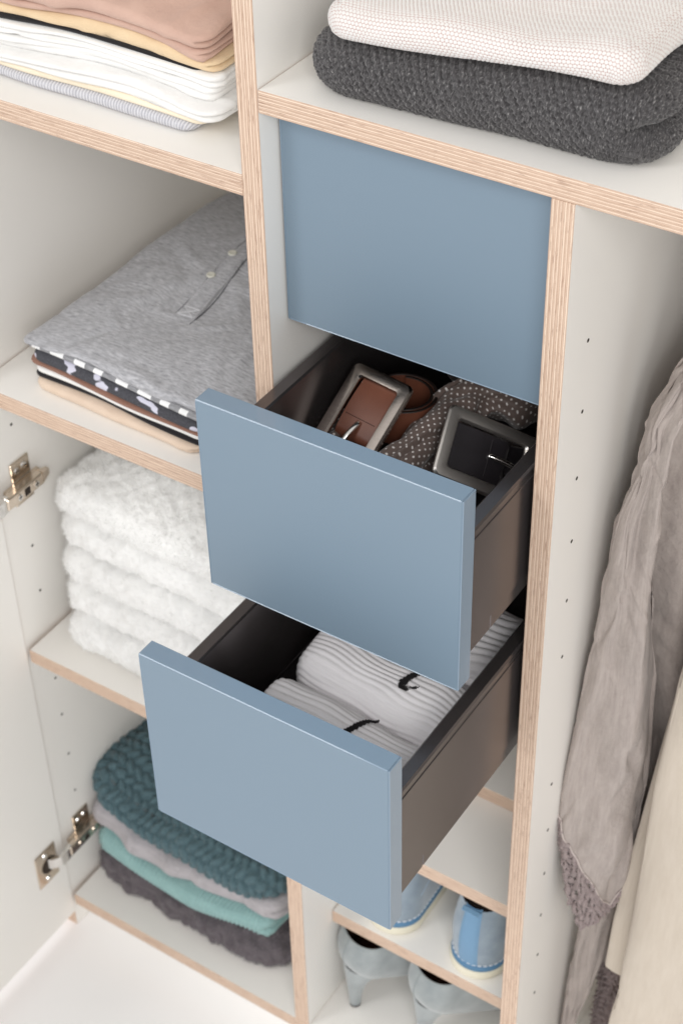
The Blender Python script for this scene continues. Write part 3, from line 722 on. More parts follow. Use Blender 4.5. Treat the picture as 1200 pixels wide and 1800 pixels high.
M_EDGE = simple('burnished_leather_edge', (34, 24, 20), 0.5)
def rrect(w, h, r, n=6):
    pts = []
    for cx, cy, a0 in ((w / 2 - r, h / 2 - r, 0), (-w / 2 + r, h / 2 - r, 90), (-w / 2 + r, -h / 2 + r, 180), (w / 2 - r, -h / 2 + r, 270)):
        for i in range(n + 1):
            a = math.radians(a0 + 90 * i / n); pts.append((cx + r * math.cos(a), cy + r * math.sin(a)))
    return pts
def buckle_frame(R, c, w, h, bar, thick, dome=0.0003):
    """rectangular ring with a rounded, slightly domed section"""
    outer = rrect(w, h, 0.006, 8); inner = rrect(w - 2 * bar, h - 2 * bar, 0.003, 8); k = len(outer)
    prof = [(0.0, 0.0), (0.0, thick * 0.55), (0.12, thick * 0.96), (0.5, thick + dome), (0.88, thick * 0.96), (1.0, thick * 0.55), (1.0, 0.0)]
    V = []
    for (f, z) in prof:
        for o, i in zip(outer, inner): V.append(np.asarray(c) + R @ np.array((o[0] * (1 - f) + i[0] * f, o[1] * (1 - f) + i[1] * f, z)))
    m = len(prof); F = [[a * k + i, a * k + (i + 1) % k, ((a + 1) % m) * k + (i + 1) % k, ((a + 1) % m) * k + i] for a in range(m) for i in range(k)]
    return V, F
def frame(xa, up):
    x = np.array(xa, float); x /= np.linalg.norm(x); z = np.array(up, float); z -= x * (z @ x); z /= np.linalg.norm(z); return np.stack([x, np.cross(z, x), z], 1)

def coil(name, c, r0, turns, zc, hgt, mat, parent, th=0.0032, ph=0.0, tilt=(0, 0)):
    n = int(40 * turns); path = []
    for i in range(n + 1):
        a = ph + 2 * math.pi * turns * i / n; r = r0 - 0.0042 * turns * i / n
        path.append((c[0] + r * math.cos(a), c[1] + r * math.sin(a) * 0.92, zc + tilt[0] * r * math.cos(a) + tilt[1] * r * math.sin(a)))
    e = 0.0006; hh = hgt / 2
    prof = [(-th / 2, -hh + e), (-th / 2 + e, -hh), (th / 2 - e, -hh), (th / 2, -hh + e), (th / 2, hh - e), (th / 2 - e, hh), (-th / 2 + e, hh), (-th / 2, hh - e)]
    return autosmooth(MB().sweep(path, prof, pm=[1, 1, 1, 0, 1, 1, 1, 0]).obj(name, [mat, M_EDGE], parent))

def strap(name, R, c, w, l, th, mat, parent, arch=0.002, n=24):
    """leather tongue: flat strap that rolls over at its near end"""
    path = []
    for i in range(n + 1):
        f = i / n; y = (0.5 - f) * l; z = arch * math.sin(math.pi * f); path.append((y, z))
    # roll over the hidden bar
    y0, z0 = path[-1]
    for i in range(1, 9):
        a = math.radians(20 * i); path.append((y0 - 0.0055 * math.sin(a), z0 - 0.0055 * (1 - math.cos(a))))
    for i in range(1, 5): path.append((path[-1][0] + 0.004, path[-1][1] - 0.0002))
    e = 0.0008
    prof = [(-w / 2, -th / 2 + e), (-w / 2 + e, -th / 2), (w / 2 - e, -th / 2), (w / 2, -th / 2 + e), (w / 2, th / 2 - e), (w / 2 - e, th / 2), (-w / 2 + e, th / 2), (-w / 2, th / 2 - e)]
    P = [np.asarray(c) + R @ np.array((0, y, z)) for y, z in path]
    return autosmooth(MB().sweep(P, prof, up=tuple(R[:, 2])).obj(name, mat, parent))

def belt(loc, label, xa, up, c, w, h, bar, thick, leath, coilargs, tongue, prong, hole=True):
    t = thing("belt", loc, label, "belt", "coiled leather belts in the middle drawer")
    R = frame(xa, up); c = np.array(c)
    V, F = buckle_frame(R, c, w, h, bar, thick)
    b = build("buckle", V, F, M_BUCK if hole else M_BUCK2, t, c); autosmooth(b, 30)
    (tc, ta, tw_, tl_) = tongue
    Rt = R @ np.array([[math.cos(ta), -math.sin(ta), 0], [math.sin(ta), math.cos(ta), 0], [0, 0, 1]])
    ct = c + R @ np.array((tc[0], tc[1], -0.0035))
    sp = strap("strap", Rt, ct, tw_, tl_, 0.0045, leath, t)
    s = MB()
    for i in range(15):
        xx_ = (-0.42 + 0.84 * (i + 0.2) / 15) * tw_
        p0 = ct + Rt @ np.array((xx_, -tl_ * 0.24, 0.0040)); p1 = ct + Rt @ np.array((xx_ + 0.55 * 0.84 * tw_ / 15, -tl_ * 0.24, 0.0040))
        s.cyl(p0, p1, 0.00035, n=6)
    tag(s.obj("stitching", simple("dark_thread", (40, 24, 18) if hole else (66, 62, 64), 0.8), sp), kind='stuff')
    hp = ct + Rt @ np.array((prong[0][0], prong[0][1], 0.0025))
    MB().cyl(hp - Rt[:, 2] * 0.002, hp + Rt[:, 2] * 0.0004, 0.0034, n=18).obj("prong_hole", hole_shade_m, sp)
    q0, q1 = np.array(prong[0]), np.array(prong[1]); path = []
    for i in range(15):
        f = i / 14; xy = q0 * (1 - f) + q1 * f; path.append(ct + Rt @ np.array((xy[0], xy[1], 0.0025 + 0.0055 * math.sin(math.pi * (0.1 + 0.75 * f)))))
    MB().sweep(path, [(1.15 * a, b_) for a, b_ in circ(0.0021, 10)], up=tuple(R[:, 2])).obj("prong", CHROME, t, smooth=True)
    for k, ca in enumerate(coilargs): coil("coiled_strap" if k == 0 else "inner_strap", parent=t, mat=leath, **ca)
    return t
def plane_belt(loc, label, tl, x, dn, w, h, *rest, **kw):
    x = np.array(x); x /= np.linalg.norm(x); dn = np.array(dn); dn -= x * (dn @ x); dn /= np.linalg.norm(dn)
    return belt(loc, label, x, np.cross(x, -dn), np.array(tl) + x * w / 2 + dn * h / 2, w, h, *rest, **kw)
plane_belt((0.07, 0.06, D2F), "brown leather belt, coiled, with a tall brushed steel buckle, left in the drawer",
     (0.0332, 0.0801, -0.262), (0.990, -0.139, 0.0), (-0.110, -0.790, -0.602), 0.0631, 0.0870, 0.0112, 0.0050, M_LBR,
     [dict(c=(0.068, 0.096), r0=0.0330, turns=1.9, zc=-0.3085, hgt=0.036, ph=2.6)],
     ((0.0, 0.0105), 0.0, 0.0385, 0.046), ((0.001, -0.014), (-0.003, -0.046)))
plane_belt((0.185, 0.08, D2F), "black leather belt, coiled, with a squarish steel buckle, beside the drawer's right side",
     (0.1263, 0.0760, -0.268), (0.7185, 0.4980, -0.4855), (0.2033, -0.8179, -0.5382), 0.0875, 0.0643, 0.0110, 0.0050, M_LBK,
     [dict(c=(0.165, 0.148), r0=0.044, turns=2.2, zc=-0.3330, hgt=0.034, ph=3.6)],
     ((-0.010, 0.0), math.radians(90), 0.0405, 0.052), ((0.002, -0.012), (-0.002, -0.048)), hole=False)

# dotted scarf: rumpled cloth with soft ridges
sc = NT("dotted_taupe_silk"); uv = sc.coord('UV'); x = sc.sep(uv); P_ = 0.0072
rowv = sc.math('DIVIDE', x[1], P_ * 0.6); rfl = sc.math('FLOOR', rowv)
uo = sc.math('ADD', sc.math('DIVIDE', x[0], P_), sc.math('MULTIPLY', rfl, 0.5))
cu = sc.math('SUBTRACT', sc.math('FRACT', uo), 0.5); cv = sc.math('MULTIPLY', sc.math('SUBTRACT', sc.math('FRACT', rowv), 0.5), 0.6)
rr = sc.math('SQRT', sc.math('ADD', sc.math('MULTIPLY', cu, cu), sc.math('MULTIPLY', cv, cv)))
sc.col(sc.mix(sc.ramp(rr, [(0.115, (1,) * 3), (0.15, (0,) * 3)]), sc.mix(sc.noise(uv, 60, 3), lin((98, 83, 77)), lin((115, 99, 92))), lin((236, 230, 226))))
sc.set(Roughness=0.55, Sheen_Weight=0.3); sc.nrm(sc.bump(sc.noise(uv, 1600, 2), 0.25, 0.0003)); M_DOT = sc.m
def smooth_path(P, n):
    P = np.array(P, float); t = np.linspace(0, len(P) - 1, n); out = []
    for u in t:
        i = min(int(u), len(P) - 2); f = u - i; p0, p1, p2, p3 = P[max(i - 1, 0)], P[i], P[i + 1], P[min(i + 2, len(P) - 1)]
        out.append(0.5 * (2 * p1 + (p2 - p0) * f + (2 * p0 - 5 * p1 + 4 * p2 - p3) * f * f + (3 * p1 - p0 - 3 * p2 + p3) * f ** 3))
    return np.array(out)
PTH = smooth_path([(0.030, 0.095, -0.334, 0.015), (0.031, 0.040, -0.322, 0.019), (0.038, -0.010, -0.330, 0.019), (0.068, -0.042, -0.334, 0.020), (0.098, -0.020, -0.327, 0.019), (0.1085, 0.030, -0.314, 0.0185),
                   (0.1090, 0.085, -0.306, 0.0180), (0.120, 0.135, -0.302, 0.022), (0.165, 0.185, -0.300, 0.028), (0.175, 0.215, -0.305, 0.030), (0.120, 0.220, -0.300, 0.032), (0.060, 0.190, -0.292, 0.030), (0.034, 0.225, -0.31, 0.022)], 260)
Pc, Rr = PTH[:, :3], PTH[:, 3]; npth = len(Pc); nth = 96; th = np.linspace(0, 2 * math.pi, nth + 1)
sl_ = np.concatenate([[0], np.cumsum(np.linalg.norm(np.diff(Pc, axis=0), axis=1))]); Tg = np.gradient(Pc, axis=0); Tg /= np.linalg.norm(Tg, axis=1, keepdims=True)
Sd = np.cross(Tg, (0, 0, 1.0)); Sd /= np.linalg.norm(Sd, axis=1, keepdims=True); Up = np.cross(Sd, Tg)
TH, SL_ = np.meshgrid(th, sl_); wz, wy = Waves(91, 1.3, 10), Waves(92, 0.6, 10)
TW = TH + 9.0 * SL_ + 0.5 * wz(np.cos(TH), SL_ * 14)
rad = Rr[:, None] * (1 + 0.11 * np.sin(5 * TW) + 0.07 * np.sin(9 * TW + 2 + 30 * SL_) + 0.10 * wz(np.cos(TH) * 0.6, SL_ * 22) + 0.05 * np.sin(2 * TH + 40 * SL_))
end = np.clip(np.minimum(np.arange(npth), npth - 1 - np.arange(npth)) / 8.0, 0.02, 1)[:, None] ** 0.5
V = Pc[:, None] + (rad * end * np.cos(TH))[..., None] * Sd[:, None] + (rad * end * np.sin(TH))[..., None] * Up[:, None]
V[..., 2] = np.maximum(V[..., 2], D2F + 0.0004); V[..., 0] = np.clip(V[..., 0], 0.0202, 0.2248)
UVs = np.stack([TH * 0.0215, SL_], -1).reshape(-1, 2); V = V.reshape(-1, 3)
I = np.arange(len(V)).reshape(npth, nth + 1); F = np.stack([I[:-1, :-1].ravel(), I[:-1, 1:].ravel(), I[1:, 1:].ravel(), I[1:, :-1].ravel()], 1)
o = build("scarf", V, F, M_DOT, None, (0.12, 0.1, D2F), UVs)
tag(o, "taupe scarf with white polka dots crumpled under the belts in the drawer", "scarf")

# ================================================================== socks in the lowest drawer
t = NT("white_ribbed_cotton"); uv = t.coord('UV')
t.col(t.mix(t.noise(t.mapping(uv, (80, 900, 1)), 1.0, 3), lin((226, 222, 224)), lin((242, 240, 241)))); t.set(Roughness=0.95, Sheen_Weight=0.2)
t.nrm(t.bump(t.noise(t.mapping(uv, (500, 1500, 1)), 1.0, 3), 0.3, 0.0004)); M_SOCK = t.m
M_KBLK = simple("black_yarn", (28, 26, 28), 0.95)
def sock(rect, rot, ztop, zbot, label, seed, nose=0.0, mark=None, ribamp=0.0014, pitch=0.0058, res=0.0011, r=0.010):
    cx, cy = (rect[0] + rect[1]) / 2, (rect[2] + rect[3]) / 2; hy = (rect[3] - rect[2]) / 2; cr, sr = math.cos(rot), math.sin(rot)
    wv, wl = Waves(seed, 0.09), Waves(seed + 1, 0.05)
    def top(x, y):
        v = -(x - cx) * sr + (y - cy) * cr
        return ztop + 0.0015 * wv(x, y) - 0.007 * np.clip(np.abs(v) / hy, 0, 1) ** 4
    wr = Waves(seed + 3, 0.06)
    def ribs(u, v): return ribamp * (np.abs(np.sin((v + 0.0018 * wr(u, v)) * math.pi / pitch)) - 0.5) + 0.0006 * wl(u, v)
    o = slab("sock", rect, const(zbot), top, M_SOCK, res=res, rot=rot, r=r, bulge=0.009, warp=0.0015, warp_wl=0.09, seed=seed, disp=ribs, droop=0.004)
    tag(o, label, "sock", "white sports socks in the lowest drawer")
    if mark is not None:
        # knitted-in tick: small square stitches laid along the drawn shape
        s = 0.0013; pts = np.array(mark); cells = set()
        for (a, b) in zip(pts[:-1], pts[1:]):
            L = np.hypot(*(b[:2] - a[:2])); k = int(L / 0.0005) + 1
            for i in range(k + 1):
                f = i / k; p = a * (1 - f) + b * f; hw_ = p[2] * 1.25
                m = int(hw_ / s) + 2
                for du in range(-m, m + 1):
                    for dv in range(-m, m + 1):
                        gx, gy = round(p[0] / s) + du, round(p[1] / s) + dv
                        if math.hypot(gx * s - p[0], gy * s - p[1]) <= hw_: cells.add((gx, gy))
        mb = MB()
        for (gx, gy) in sorted(cells):
            x_, y_ = gx * s, gy * s
            c = [(x_ - s * .56, y_ - s * .30), (x_ + s * .2, y_ - s * .62), (x_ + s * .56, y_ + s * .30), (x_ - s * .2, y_ + s * .62)]
            zz = [float(top(np.array(a), np.array(b))) for a, b in c]
            zm = float(top(np.array(x_), np.array(y_)))
            Vq = [(a, b, z + 0.0008) for (a, b), z in zip(c, zz)] + [(x_, y_, zm + 0.0017)] + [(a, b, z - 0.001) for (a, b), z in zip(c, zz)]
            mb.put(Vq, [[0, 1, 4], [1, 2, 4], [2, 3, 4], [3, 0, 4], [0, 5, 6, 1], [1, 6, 7, 2], [2, 7, 8, 3], [3, 8, 5, 0]])
        mb.obj("knitted_mark", M_KBLK, o)
    return o
sock((0.060, 0.2100, -0.138, -0.0905), -0.05, -0.4800, D3F + 0.0005, "front white ribbed sock with a thin black tick, next to the drawer front", 101,
     mark=[(0.1570, -0.0885, 0.0006), (0.1530, -0.0960, 0.0012), (0.1480, -0.1080, 0.0018), (0.1440, -0.1183, 0.0022), (0.1420, -0.126, 0.003), (0.144, -0.131, 0.002)])
sock((0.060, 0.2160, -0.069, -0.006), -0.11, -0.4830, D3F + 0.0005, "white ribbed sock with a hooked black tick, second from the drawer front", 102,
     mark=[(0.1685, -0.0422, 0.0007), (0.1645, -0.0462, 0.0014), (0.1595, -0.0495, 0.0020), (0.1555, -0.0480, 0.0026), (0.1540, -0.0425, 0.0027), (0.1555, -0.0350, 0.0023), (0.1610, -0.0250, 0.0017), (0.167, -0.016, 0.0010)])
sock((0.085, 0.222, 0.004, 0.078), -0.05, -0.4700, D3F + 0.0005, "white sock at the back with deep ribs, by the drawer's right side", 103, ribamp=0.0024, pitch=0.0082)

# ================================================================== shoes
SUED = fabric("blue_suede", (150, 163, 174), (124, 140, 154), rough=1.0, sheen=0.5)
STRIP = simple("bright_blue_leather", (112, 150, 182), 0.5, 0, 0.06); CRM = simple("cream_rubber", (226, 220, 200), 0.6)
WELT = simple("blue_welt", (84, 126, 160), 0.6); DARKIN = simple("dark_lining", (38, 26, 22), 0.9); M_WTH = simple("white_thread", (225, 230, 235), 0.8)
def foot_outline(n=72, L=0.265):
    """closed outline, heel at y = 0 facing the viewer; returns (x, y)"""
    ys = [0, .004, .015, .03, .06, .10, .15, .19, .22, .245, .258, L]; hs = [0.0, .014, .0255, .0305, .0325, .034, .040, .043, .040, .029, .017, 0.0]
    t = np.linspace(0, math.pi, n // 2 + 1); y = L * (1 - np.cos(t)) / 2; h = np.interp(y, ys, hs)
    # round ends analytically
    h = np.where(y < .03, .0305 * np.sqrt(np.clip(1 - ((.03 - y) / .03) ** 2, 0, 1)), h)
    return np.concatenate([np.stack([h, y], 1), np.stack([-h[-2:0:-1], y[-2:0:-1]], 1)])
def shoe(loc, rotz, label):
    root = thing("suede_boot", loc, label, "boot", "blue suede boots on the shoe shelf")
    O = foot_outline(); n = len(O); cr, sr = math.cos(rotz), math.sin(rotz)
    def wd(x, y, z): return (loc[0] + cr * x - sr * y, loc[1] + sr * x + cr * y, loc[2] + z)
    def ringmesh(levels, cap=True):
        V = []; F = []
        for (grow, z) in levels:
            c = np.array((0, .12)); d = O - c; ln = np.linalg.norm(d, axis=1, keepdims=True); P = O + d / ln * grow
            V += [wd(p[0], p[1], z) for p in P]
        m = len(levels)
        for a in range(m - 1):
            for i in range(n): F.append([a * n + i, a * n + (i + 1) % n, (a + 1) * n + (i + 1) % n, (a + 1) * n + i])
        if cap: F += [list(range(n))[::-1], list(range((m - 1) * n, m * n))]
        return V, F
    V, F = ringmesh([(0.0035, 0.0003), (0.0052, 0.002), (0.0055, 0.010), (0.0045, 0.0125)]); autosmooth(build("sole", V, F, CRM, root))
    V, F = ringmesh([(0.0034, 0.0122), (0.0036, 0.0160), (0.0018, 0.0185), (-0.001, 0.019)]); autosmooth(build("welt", V, F, WELT, root))
    # upper
    K = 26; V = []; UVu = []
    def Hh(y): return np.interp(y, [0, .02, .06, .10, .135, .17, .21, .25, .265], [.100, .102, .102, .100, .085, .066, .052, .040, .034])
    def cl(y): return np.interp(y, [0, .085, .12, .16, .265], [.16, .20, .55, 1.0, 1.0])
    for k in range(K + 1):
        f = k / K
        for (x, y) in O:
            z = 0.017 + (Hh(y) - 0.017) * f; c = cl(y)
            xx = x * (1 - c * f ** 3.0) * (1 + 0.05 * math.sin(math.pi * min(1, f * 1.2)))
            yy = y + (0.010 * f ** 1.6 - 0.004 * math.sin(math.pi * f)) * max(0, 1 - y / 0.07) - 0.012 * f ** 2 * max(0, (y - 0.2) / 0.065)
            V.append(wd(xx, yy, z)); UVu.append((x + y, z))
    F = np.array([[a * n + i, a * n + (i + 1) % n, (a + 1) * n + (i + 1) % n, (a + 1) * n + i] for a in range(K) for i in range(n)])
    up = build("upper", V, F, SUED, root, loc, UVu)
    VA = np.array(V).reshape(K + 1, n, 3)
    # dark inside of the shaft
    pts = [i for i in range(n) if O[i][1] < 0.10]; ring = VA[K - 1][pts]; c = ring.mean(0)
    Vi = [tuple(c + (p - c) * 0.94 - np.array((0, 0, 0.012))) for p in ring]; build("lining", Vi, [list(range(len(Vi)))], DARKIN, up)
    # heel strip with its pull tab
    hs = [i if i < n // 2 else i - n for i in range(n) if O[i][1] < 0.006]; hs = sorted(set(hs)); 
    def upw(u, f):
        kk = f * K; a = int(min(kk, K - 1)); g = kk - a
        i0 = int(math.floor(u)); h_ = u - i0
        P = lambda kx, ix: VA[kx][ix % n]
        p = (P(a, i0) * (1 - h_) + P(a, i0 + 1) * h_) * (1 - g) + (P(a + 1, i0) * (1 - h_) + P(a + 1, i0 + 1) * h_) * g
        return p
    V = []; ctr = VA[:, :, :2].mean((0, 1)); NU, NV = 9, 20
    for b in range(NV + 1):
        for a in range(NU + 1):
            f = b / NV; fr_ = min(f, 1.0); p = upw(-2.1 + 4.2 * a / NU, fr_).copy()
            d_ = np.array((VA[0][0][0] - VA[0][n // 2][0], VA[0][0][1] - VA[0][n // 2][1])); d_ /= np.linalg.norm(d_)
            edge = 0.0 if a in (0, NU) else 0.0012
            p[:2] += d_ * edge
            if b == NV: p[2] += 0.004
            V.append(p)
    V = [tuple(v) for v in V]; F = [[b * (NU + 1) + a, b * (NU + 1) + a + 1, (b + 1) * (NU + 1) + a + 1, (b + 1) * (NU + 1) + a] for b in range(NV) for a in range(NU)]
    hsO = build("heel_strip", V, F, STRIP, up, loc)
    tb = MB(); p = upw(0, 1.0); dd = np.array((sr, -cr, 0)); tb.sweep([p + dd * 0.000 + np.array((0, 0, 0.0)), p + dd * 0.004 + np.array((0, 0, 0.004)), p + dd * 0.009 + np.array((0, 0, 0.003))], [(-0.010, -0.0007), (0.010, -0.0007), (0.010, 0.0007), (-0.010, 0.0007)])
    tb.obj("pull_tab", STRIP, up)
    # welt stitches and the curved quarter seam
    s = MB()
    c = np.array((0, .12))
    i = 0
    seg = np.concatenate([O, O[:1]]); d = np.linalg.norm(np.diff(seg, axis=0), axis=1); cum = np.concatenate([[0], np.cumsum(d)])
    for k in range(int(cum[-1] / 0.0062)):
        q = []
        for e_ in (0.0, 0.0040):
            tt = k * 0.0062 + e_; j = min(np.searchsorted(cum, tt, 'right') - 1, n - 1); f = (tt - cum[j]) / max(d[j], 1e-9)
            p = seg[j] * (1 - f) + seg[j + 1] * f; dv = p - c; p = p + dv / np.linalg.norm(dv) * 0.0012; q.append(wd(p[0], p[1], 0.0197))
        s.cyl(q[0], q[1], 0.0007, n=6)
    tag(s.obj("welt_stitching", M_WTH, root), kind='stuff')
    for sd in (1, -1):
        path = []
        for k in range(22):
            f = k / 21; ii = sd * (7 + 15 * f); fz = 0.42 + 0.26 * math.sin(f * 1.9); pp = upw(ii, fz); cc = np.array((*VA[0].mean(0)[:2], pp[2])); pp = pp + (pp - cc) / np.linalg.norm(pp - cc) * 0.0003; path.append(pp)
        MB().sweep(path, circ(0.0006, 6)).obj("seam", simple("pale_blue_thread", (165, 186, 204), 0.9), up, smooth=True)
    return root
shoe((0.0665, 0.0665, S2 + 0.0004), 0.10, "left blue suede boot, its heel partly behind the lowest drawer front")
shoe((0.1700, 0.0650, S2 + 0.0004), -0.02, "right blue suede boot with a bright blue heel strip, by the tall divider panel")

# stiletto pumps
GSUE = fabric("pale_grey_suede", (164, 170, 171), (140, 147, 149), rough=1.0, sheen=0.5)
GBIND = simple('grey_binding', (150, 157, 158), 0.9); BRIN = simple("brown_leather_lining", (92, 58, 44), 0.6); TIP = simple("heel_tip", (60, 58, 58), 0.5)
def pump(loc, rotz, label):
    root = thing("stiletto_pump", loc, label, "pump", "grey suede pumps on the bottom shelf")
    cr, sr = math.cos(rotz), math.sin(rotz)
    def wd(x, y, z): return np.array((loc[0] + cr * x - sr * y, loc[1] + sr * x + cr * y, loc[2] + z))
    O = foot_outline(64, 0.235); n = len(O); K = 20; V = []; UVu = []
    O = O * np.array((1.18, 1.0))
    def base(y): return np.interp(y, [0, .03, .07, .11, .15, .18, .235], [.066, .062, .044, .022, .007, .004, .006])
    def rim(y): return np.interp(y, [0, .02, .06, .10, .14, .17, .20, .235], [.127, .128, .127, .116, .090, .058, .040, .022])
    for k in range(K + 1):
        f = k / K
        for (x, y) in O:
            b = base(y); z = b + (rim(y) - b) * f; c = np.interp(y, [0, .15, .175, .235], [.10, .12, .9, 1.0])
            nar = np.interp(y, [0, .05, .10, .235], [0.30, 0.28, 0.22, 0.12])
            xx = x * (1 - nar * (1 - f) ** 2.2 - c * f ** 2.6 + 0.06 * math.sin(math.pi * f))
            heel = max(0, 1 - y / 0.05)
            yy = y + heel * (0.012 * (1 - f) ** 2 + 0.008 * f ** 2 - 0.007 * math.sin(math.pi * f))
            V.append(wd(xx, yy, z)); UVu.append((x + y, z))
    F = [[a * n + i, a * n + (i + 1) % n, (a + 1) * n + (i + 1) % n, (a + 1) * n + i] for a in range(K) for i in range(n)]
    F.append(list(range(n))[::-1])
    up = build("upper", V, F, GSUE, root, loc, UVu)
    pts = [i for i in range(n) if O[i][1] < 0.165]; VA = np.array(V).reshape(K + 1, n, 3)
    Vi = []; m = len(pts)
    for f, k in ((0.985, K), (0.95, K - 3), (0.85, 6)):
        r_ = VA[k][pts]; c = r_.mean(0); c = np.stack([np.full(m, c[0]), np.full(m, c[1]), r_[:, 2]], 1); Vi += [tuple(v) for v in c + (r_ - c) * f]
    Fi = [[a * m + i, (a + 1) * m + i, (a + 1) * m + i + 1, a * m + i + 1] for a in range(2) for i in range(m - 1)] + [list(range(2 * m, 3 * m))]
    build("lining", Vi, Fi, BRIN, up)
    tl_ = [tuple(VA[K][i] + np.array((0, 0, 0.0004))) for i in pts if O[i][0] >= 0][::-1] + [tuple(VA[K][i] + np.array((0, 0, 0.0004))) for i in pts[::-1] if O[i][0] < 0][::-1]
    rt = [i for i in range(n // 2) if O[i][1] < 0.15]; lf = [i for i in range(n // 2 + 1, n) if O[i][1] < 0.15]
    path = [VA[K][i] for i in rt[::-1]] + [VA[K][i] for i in lf[::-1]]
    MB().sweep(path, circ(0.0011, 6)).obj("topline_binding", GBIND, up, smooth=True)
    MB().sweep([VA[k][0] + np.array((sr, -cr, 0)) * 0.0002 for k in range(0, K + 1)], circ(0.0006, 6), up=(cr, sr, 0)).obj("back_seam", GBIND, up, smooth=True)
    # heel
    V = []; lv = [(0.078, .0255, .025, .031), (0.062, .0205, .021, .027), (0.048, .0140, .015, .022), (0.034, .0098, .0105, .0185), (0.016, .0074, .0078, .017), (0.0035, .0068, .0070, .0168)]; nn = 24
    for z, a, b, yc in lv:
        for i in range(nn):
            th_ = 2 * math.pi * i / nn; V.append(wd(a * math.cos(th_), yc + b * math.sin(th_) - 0.004, z))
    F = [[a * nn + i, a * nn + (i + 1) % nn, (a + 1) * nn + (i + 1) % nn, (a + 1) * nn + i] for a in range(len(lv) - 1) for i in range(nn)]
    hl = build("heel", V, [f[::-1] for f in F], GSUE, root, loc, [(v[0], v[2]) for v in V])
    MB().cyl(wd(0, .0128, 0.0002), wd(0, .0128, 0.0035), 0.0068, n=18).obj("heel_tip", TIP, hl)
    return root
pump((0.0235, 0.0440, L4 + 0.0004), -0.42, "grey suede stiletto pump further left, beside the inner divider panel")
pump((0.1150, 0.0480, L4 + 0.0004), -0.46, "grey suede stiletto pump further right, below the blue boots' shelf")

# ================================================================== hanging clothes
EX = np.array((0.83, 0.555, 0.0)); EX /= np.linalg.norm(EX); NX = np.array((EX[1], -EX[0], 0.0))
def tube(name, c0, zs, left, right, depth, mats, parent, nth=140, nz=220, folds=(), bot=None, seed=1, fold_amp=0.0, uvs=1.0, zlist=None, mi=None, disp=None, ax=None):
    """hanging cloth tube; left / right give its half outline at height z"""
    ex, nx = (EX, NX) if ax is None else ax
    z = np.linspace(zs[0], zs[1], nz + 1); th = np.linspace(0, 2 * math.pi, nth + 1)[:-1]
    Z, TH = np.meshgrid(z, th, indexing='ij')
    if bot is not None:
        s = np.cos(TH); zb = bot(s, np.sin(TH)); f = (zs[0] - Z) / (zs[0] - zs[1]); Z = zs[0] + f * (zb - zs[0])
    lo = np.interp(-Z, [-a for a, _ in left], [b for _, b in left]); hi = np.interp(-Z, [-a for a, _ in right], [b for _, b in right])
    w_ = (hi - lo) / 2; cm = (hi + lo) / 2; dp = depth(Z) if callable(depth) else depth
    fa = np.zeros_like(Z); wv = Waves(seed, 1.1, 8)
    for (k, a, ph, tw_) in folds: fa = fa + a * np.sin(k * TH + ph + tw_ * Z)
    fa = fa + fold_amp * wv(TH * 0.9, Z * 6)
    s = cm + w_ * np.cos(TH) * (1 + 0.25 * fa / np.maximum(w_, 1e-4) * np.abs(np.cos(TH))); n_ = dp * np.sin(TH) + fa * np.abs(np.sin(TH)) ** 0.5
    P = np.array((c0[0], c0[1], 0.0))[None, None, :] + s[..., None] * ex + n_[..., None] * nx; P[..., 2] = Z
    V = P.reshape(-1, 3); I = np.arange(V.shape[0]).reshape(nz + 1, nth); J = np.roll(I, -1, 1)
    F = np.stack([I[:-1].ravel(), I[1:].ravel(), J[1:].ravel(), J[:-1].ravel()], 1)
    per = (np.abs(w_) + dp) * 1.6
    UV = np.stack([(TH * 0.035).ravel(), Z.ravel()], 1)
    if disp is not None: V = V + vnormals(V, F) * disp(UV[:, 0], UV[:, 1])[:, None]
    return build(name, V, F, mats, parent, (c0[0], c0[1], zs[0]), UV), V, (nz, nth)

M_BLOU = fabric("washed_taupe_viscose", (184, 174, 168), (163, 152, 147), streak=(300, 34), weave=0.9, wrinkle=1.0)
M_LACE = fabric("taupe_crochet_lace", (172, 158, 156), (126, 112, 112), streak=(420, 420))
M_CRM = fabric("cream_crepe", (212, 201, 187), (203, 191, 176), streak=(300, 20), weave=0.9, wrinkle=0.2)
blo = thing("blouse", (0.31, 0.10, -0.05), "taupe blouse with a lace cuff hanging nearest to the divider panel", "blouse", "clothes hanging in the right compartment")
SL = [(-0.150, 0.034), (-0.182, 0.0197), (-0.2267, -0.0007), (-0.2826, -0.0065), (-0.3218, -0.0148), (-0.4015, -0.0243), (-0.4962, -0.0298), (-0.5347, -0.0353), (-0.6534, -0.044), (-0.6972, -0.0458), (-0.74, -0.0485), (-0.86, -0.047)]
SR = [(-0.150, 0.040), (-0.182, 0.026), (-0.2267, 0.0140), (-0.2831, 0.0110), (-0.338, 0.0146), (-0.4166, 0.0194), (-0.4665, 0.024), (-0.51, 0.0315), (-0.5611, 0.0335), (-0.6392, 0.0356), (-0.6558, 0.0355), (-0.7322, 0.0315), (-0.7768, 0.027), (-0.86, 0.020)]
def sbot(s, sn): return np.where(sn > -0.2, np.interp(s, [-1, -0.85, -0.55, 0.0, 0.35, 0.62, 1.0], [-0.690, -0.712, -0.735, -0.772, -0.803, -0.815, -0.775]), np.interp(s, [-1, 1], [-0.69, -0.775]))
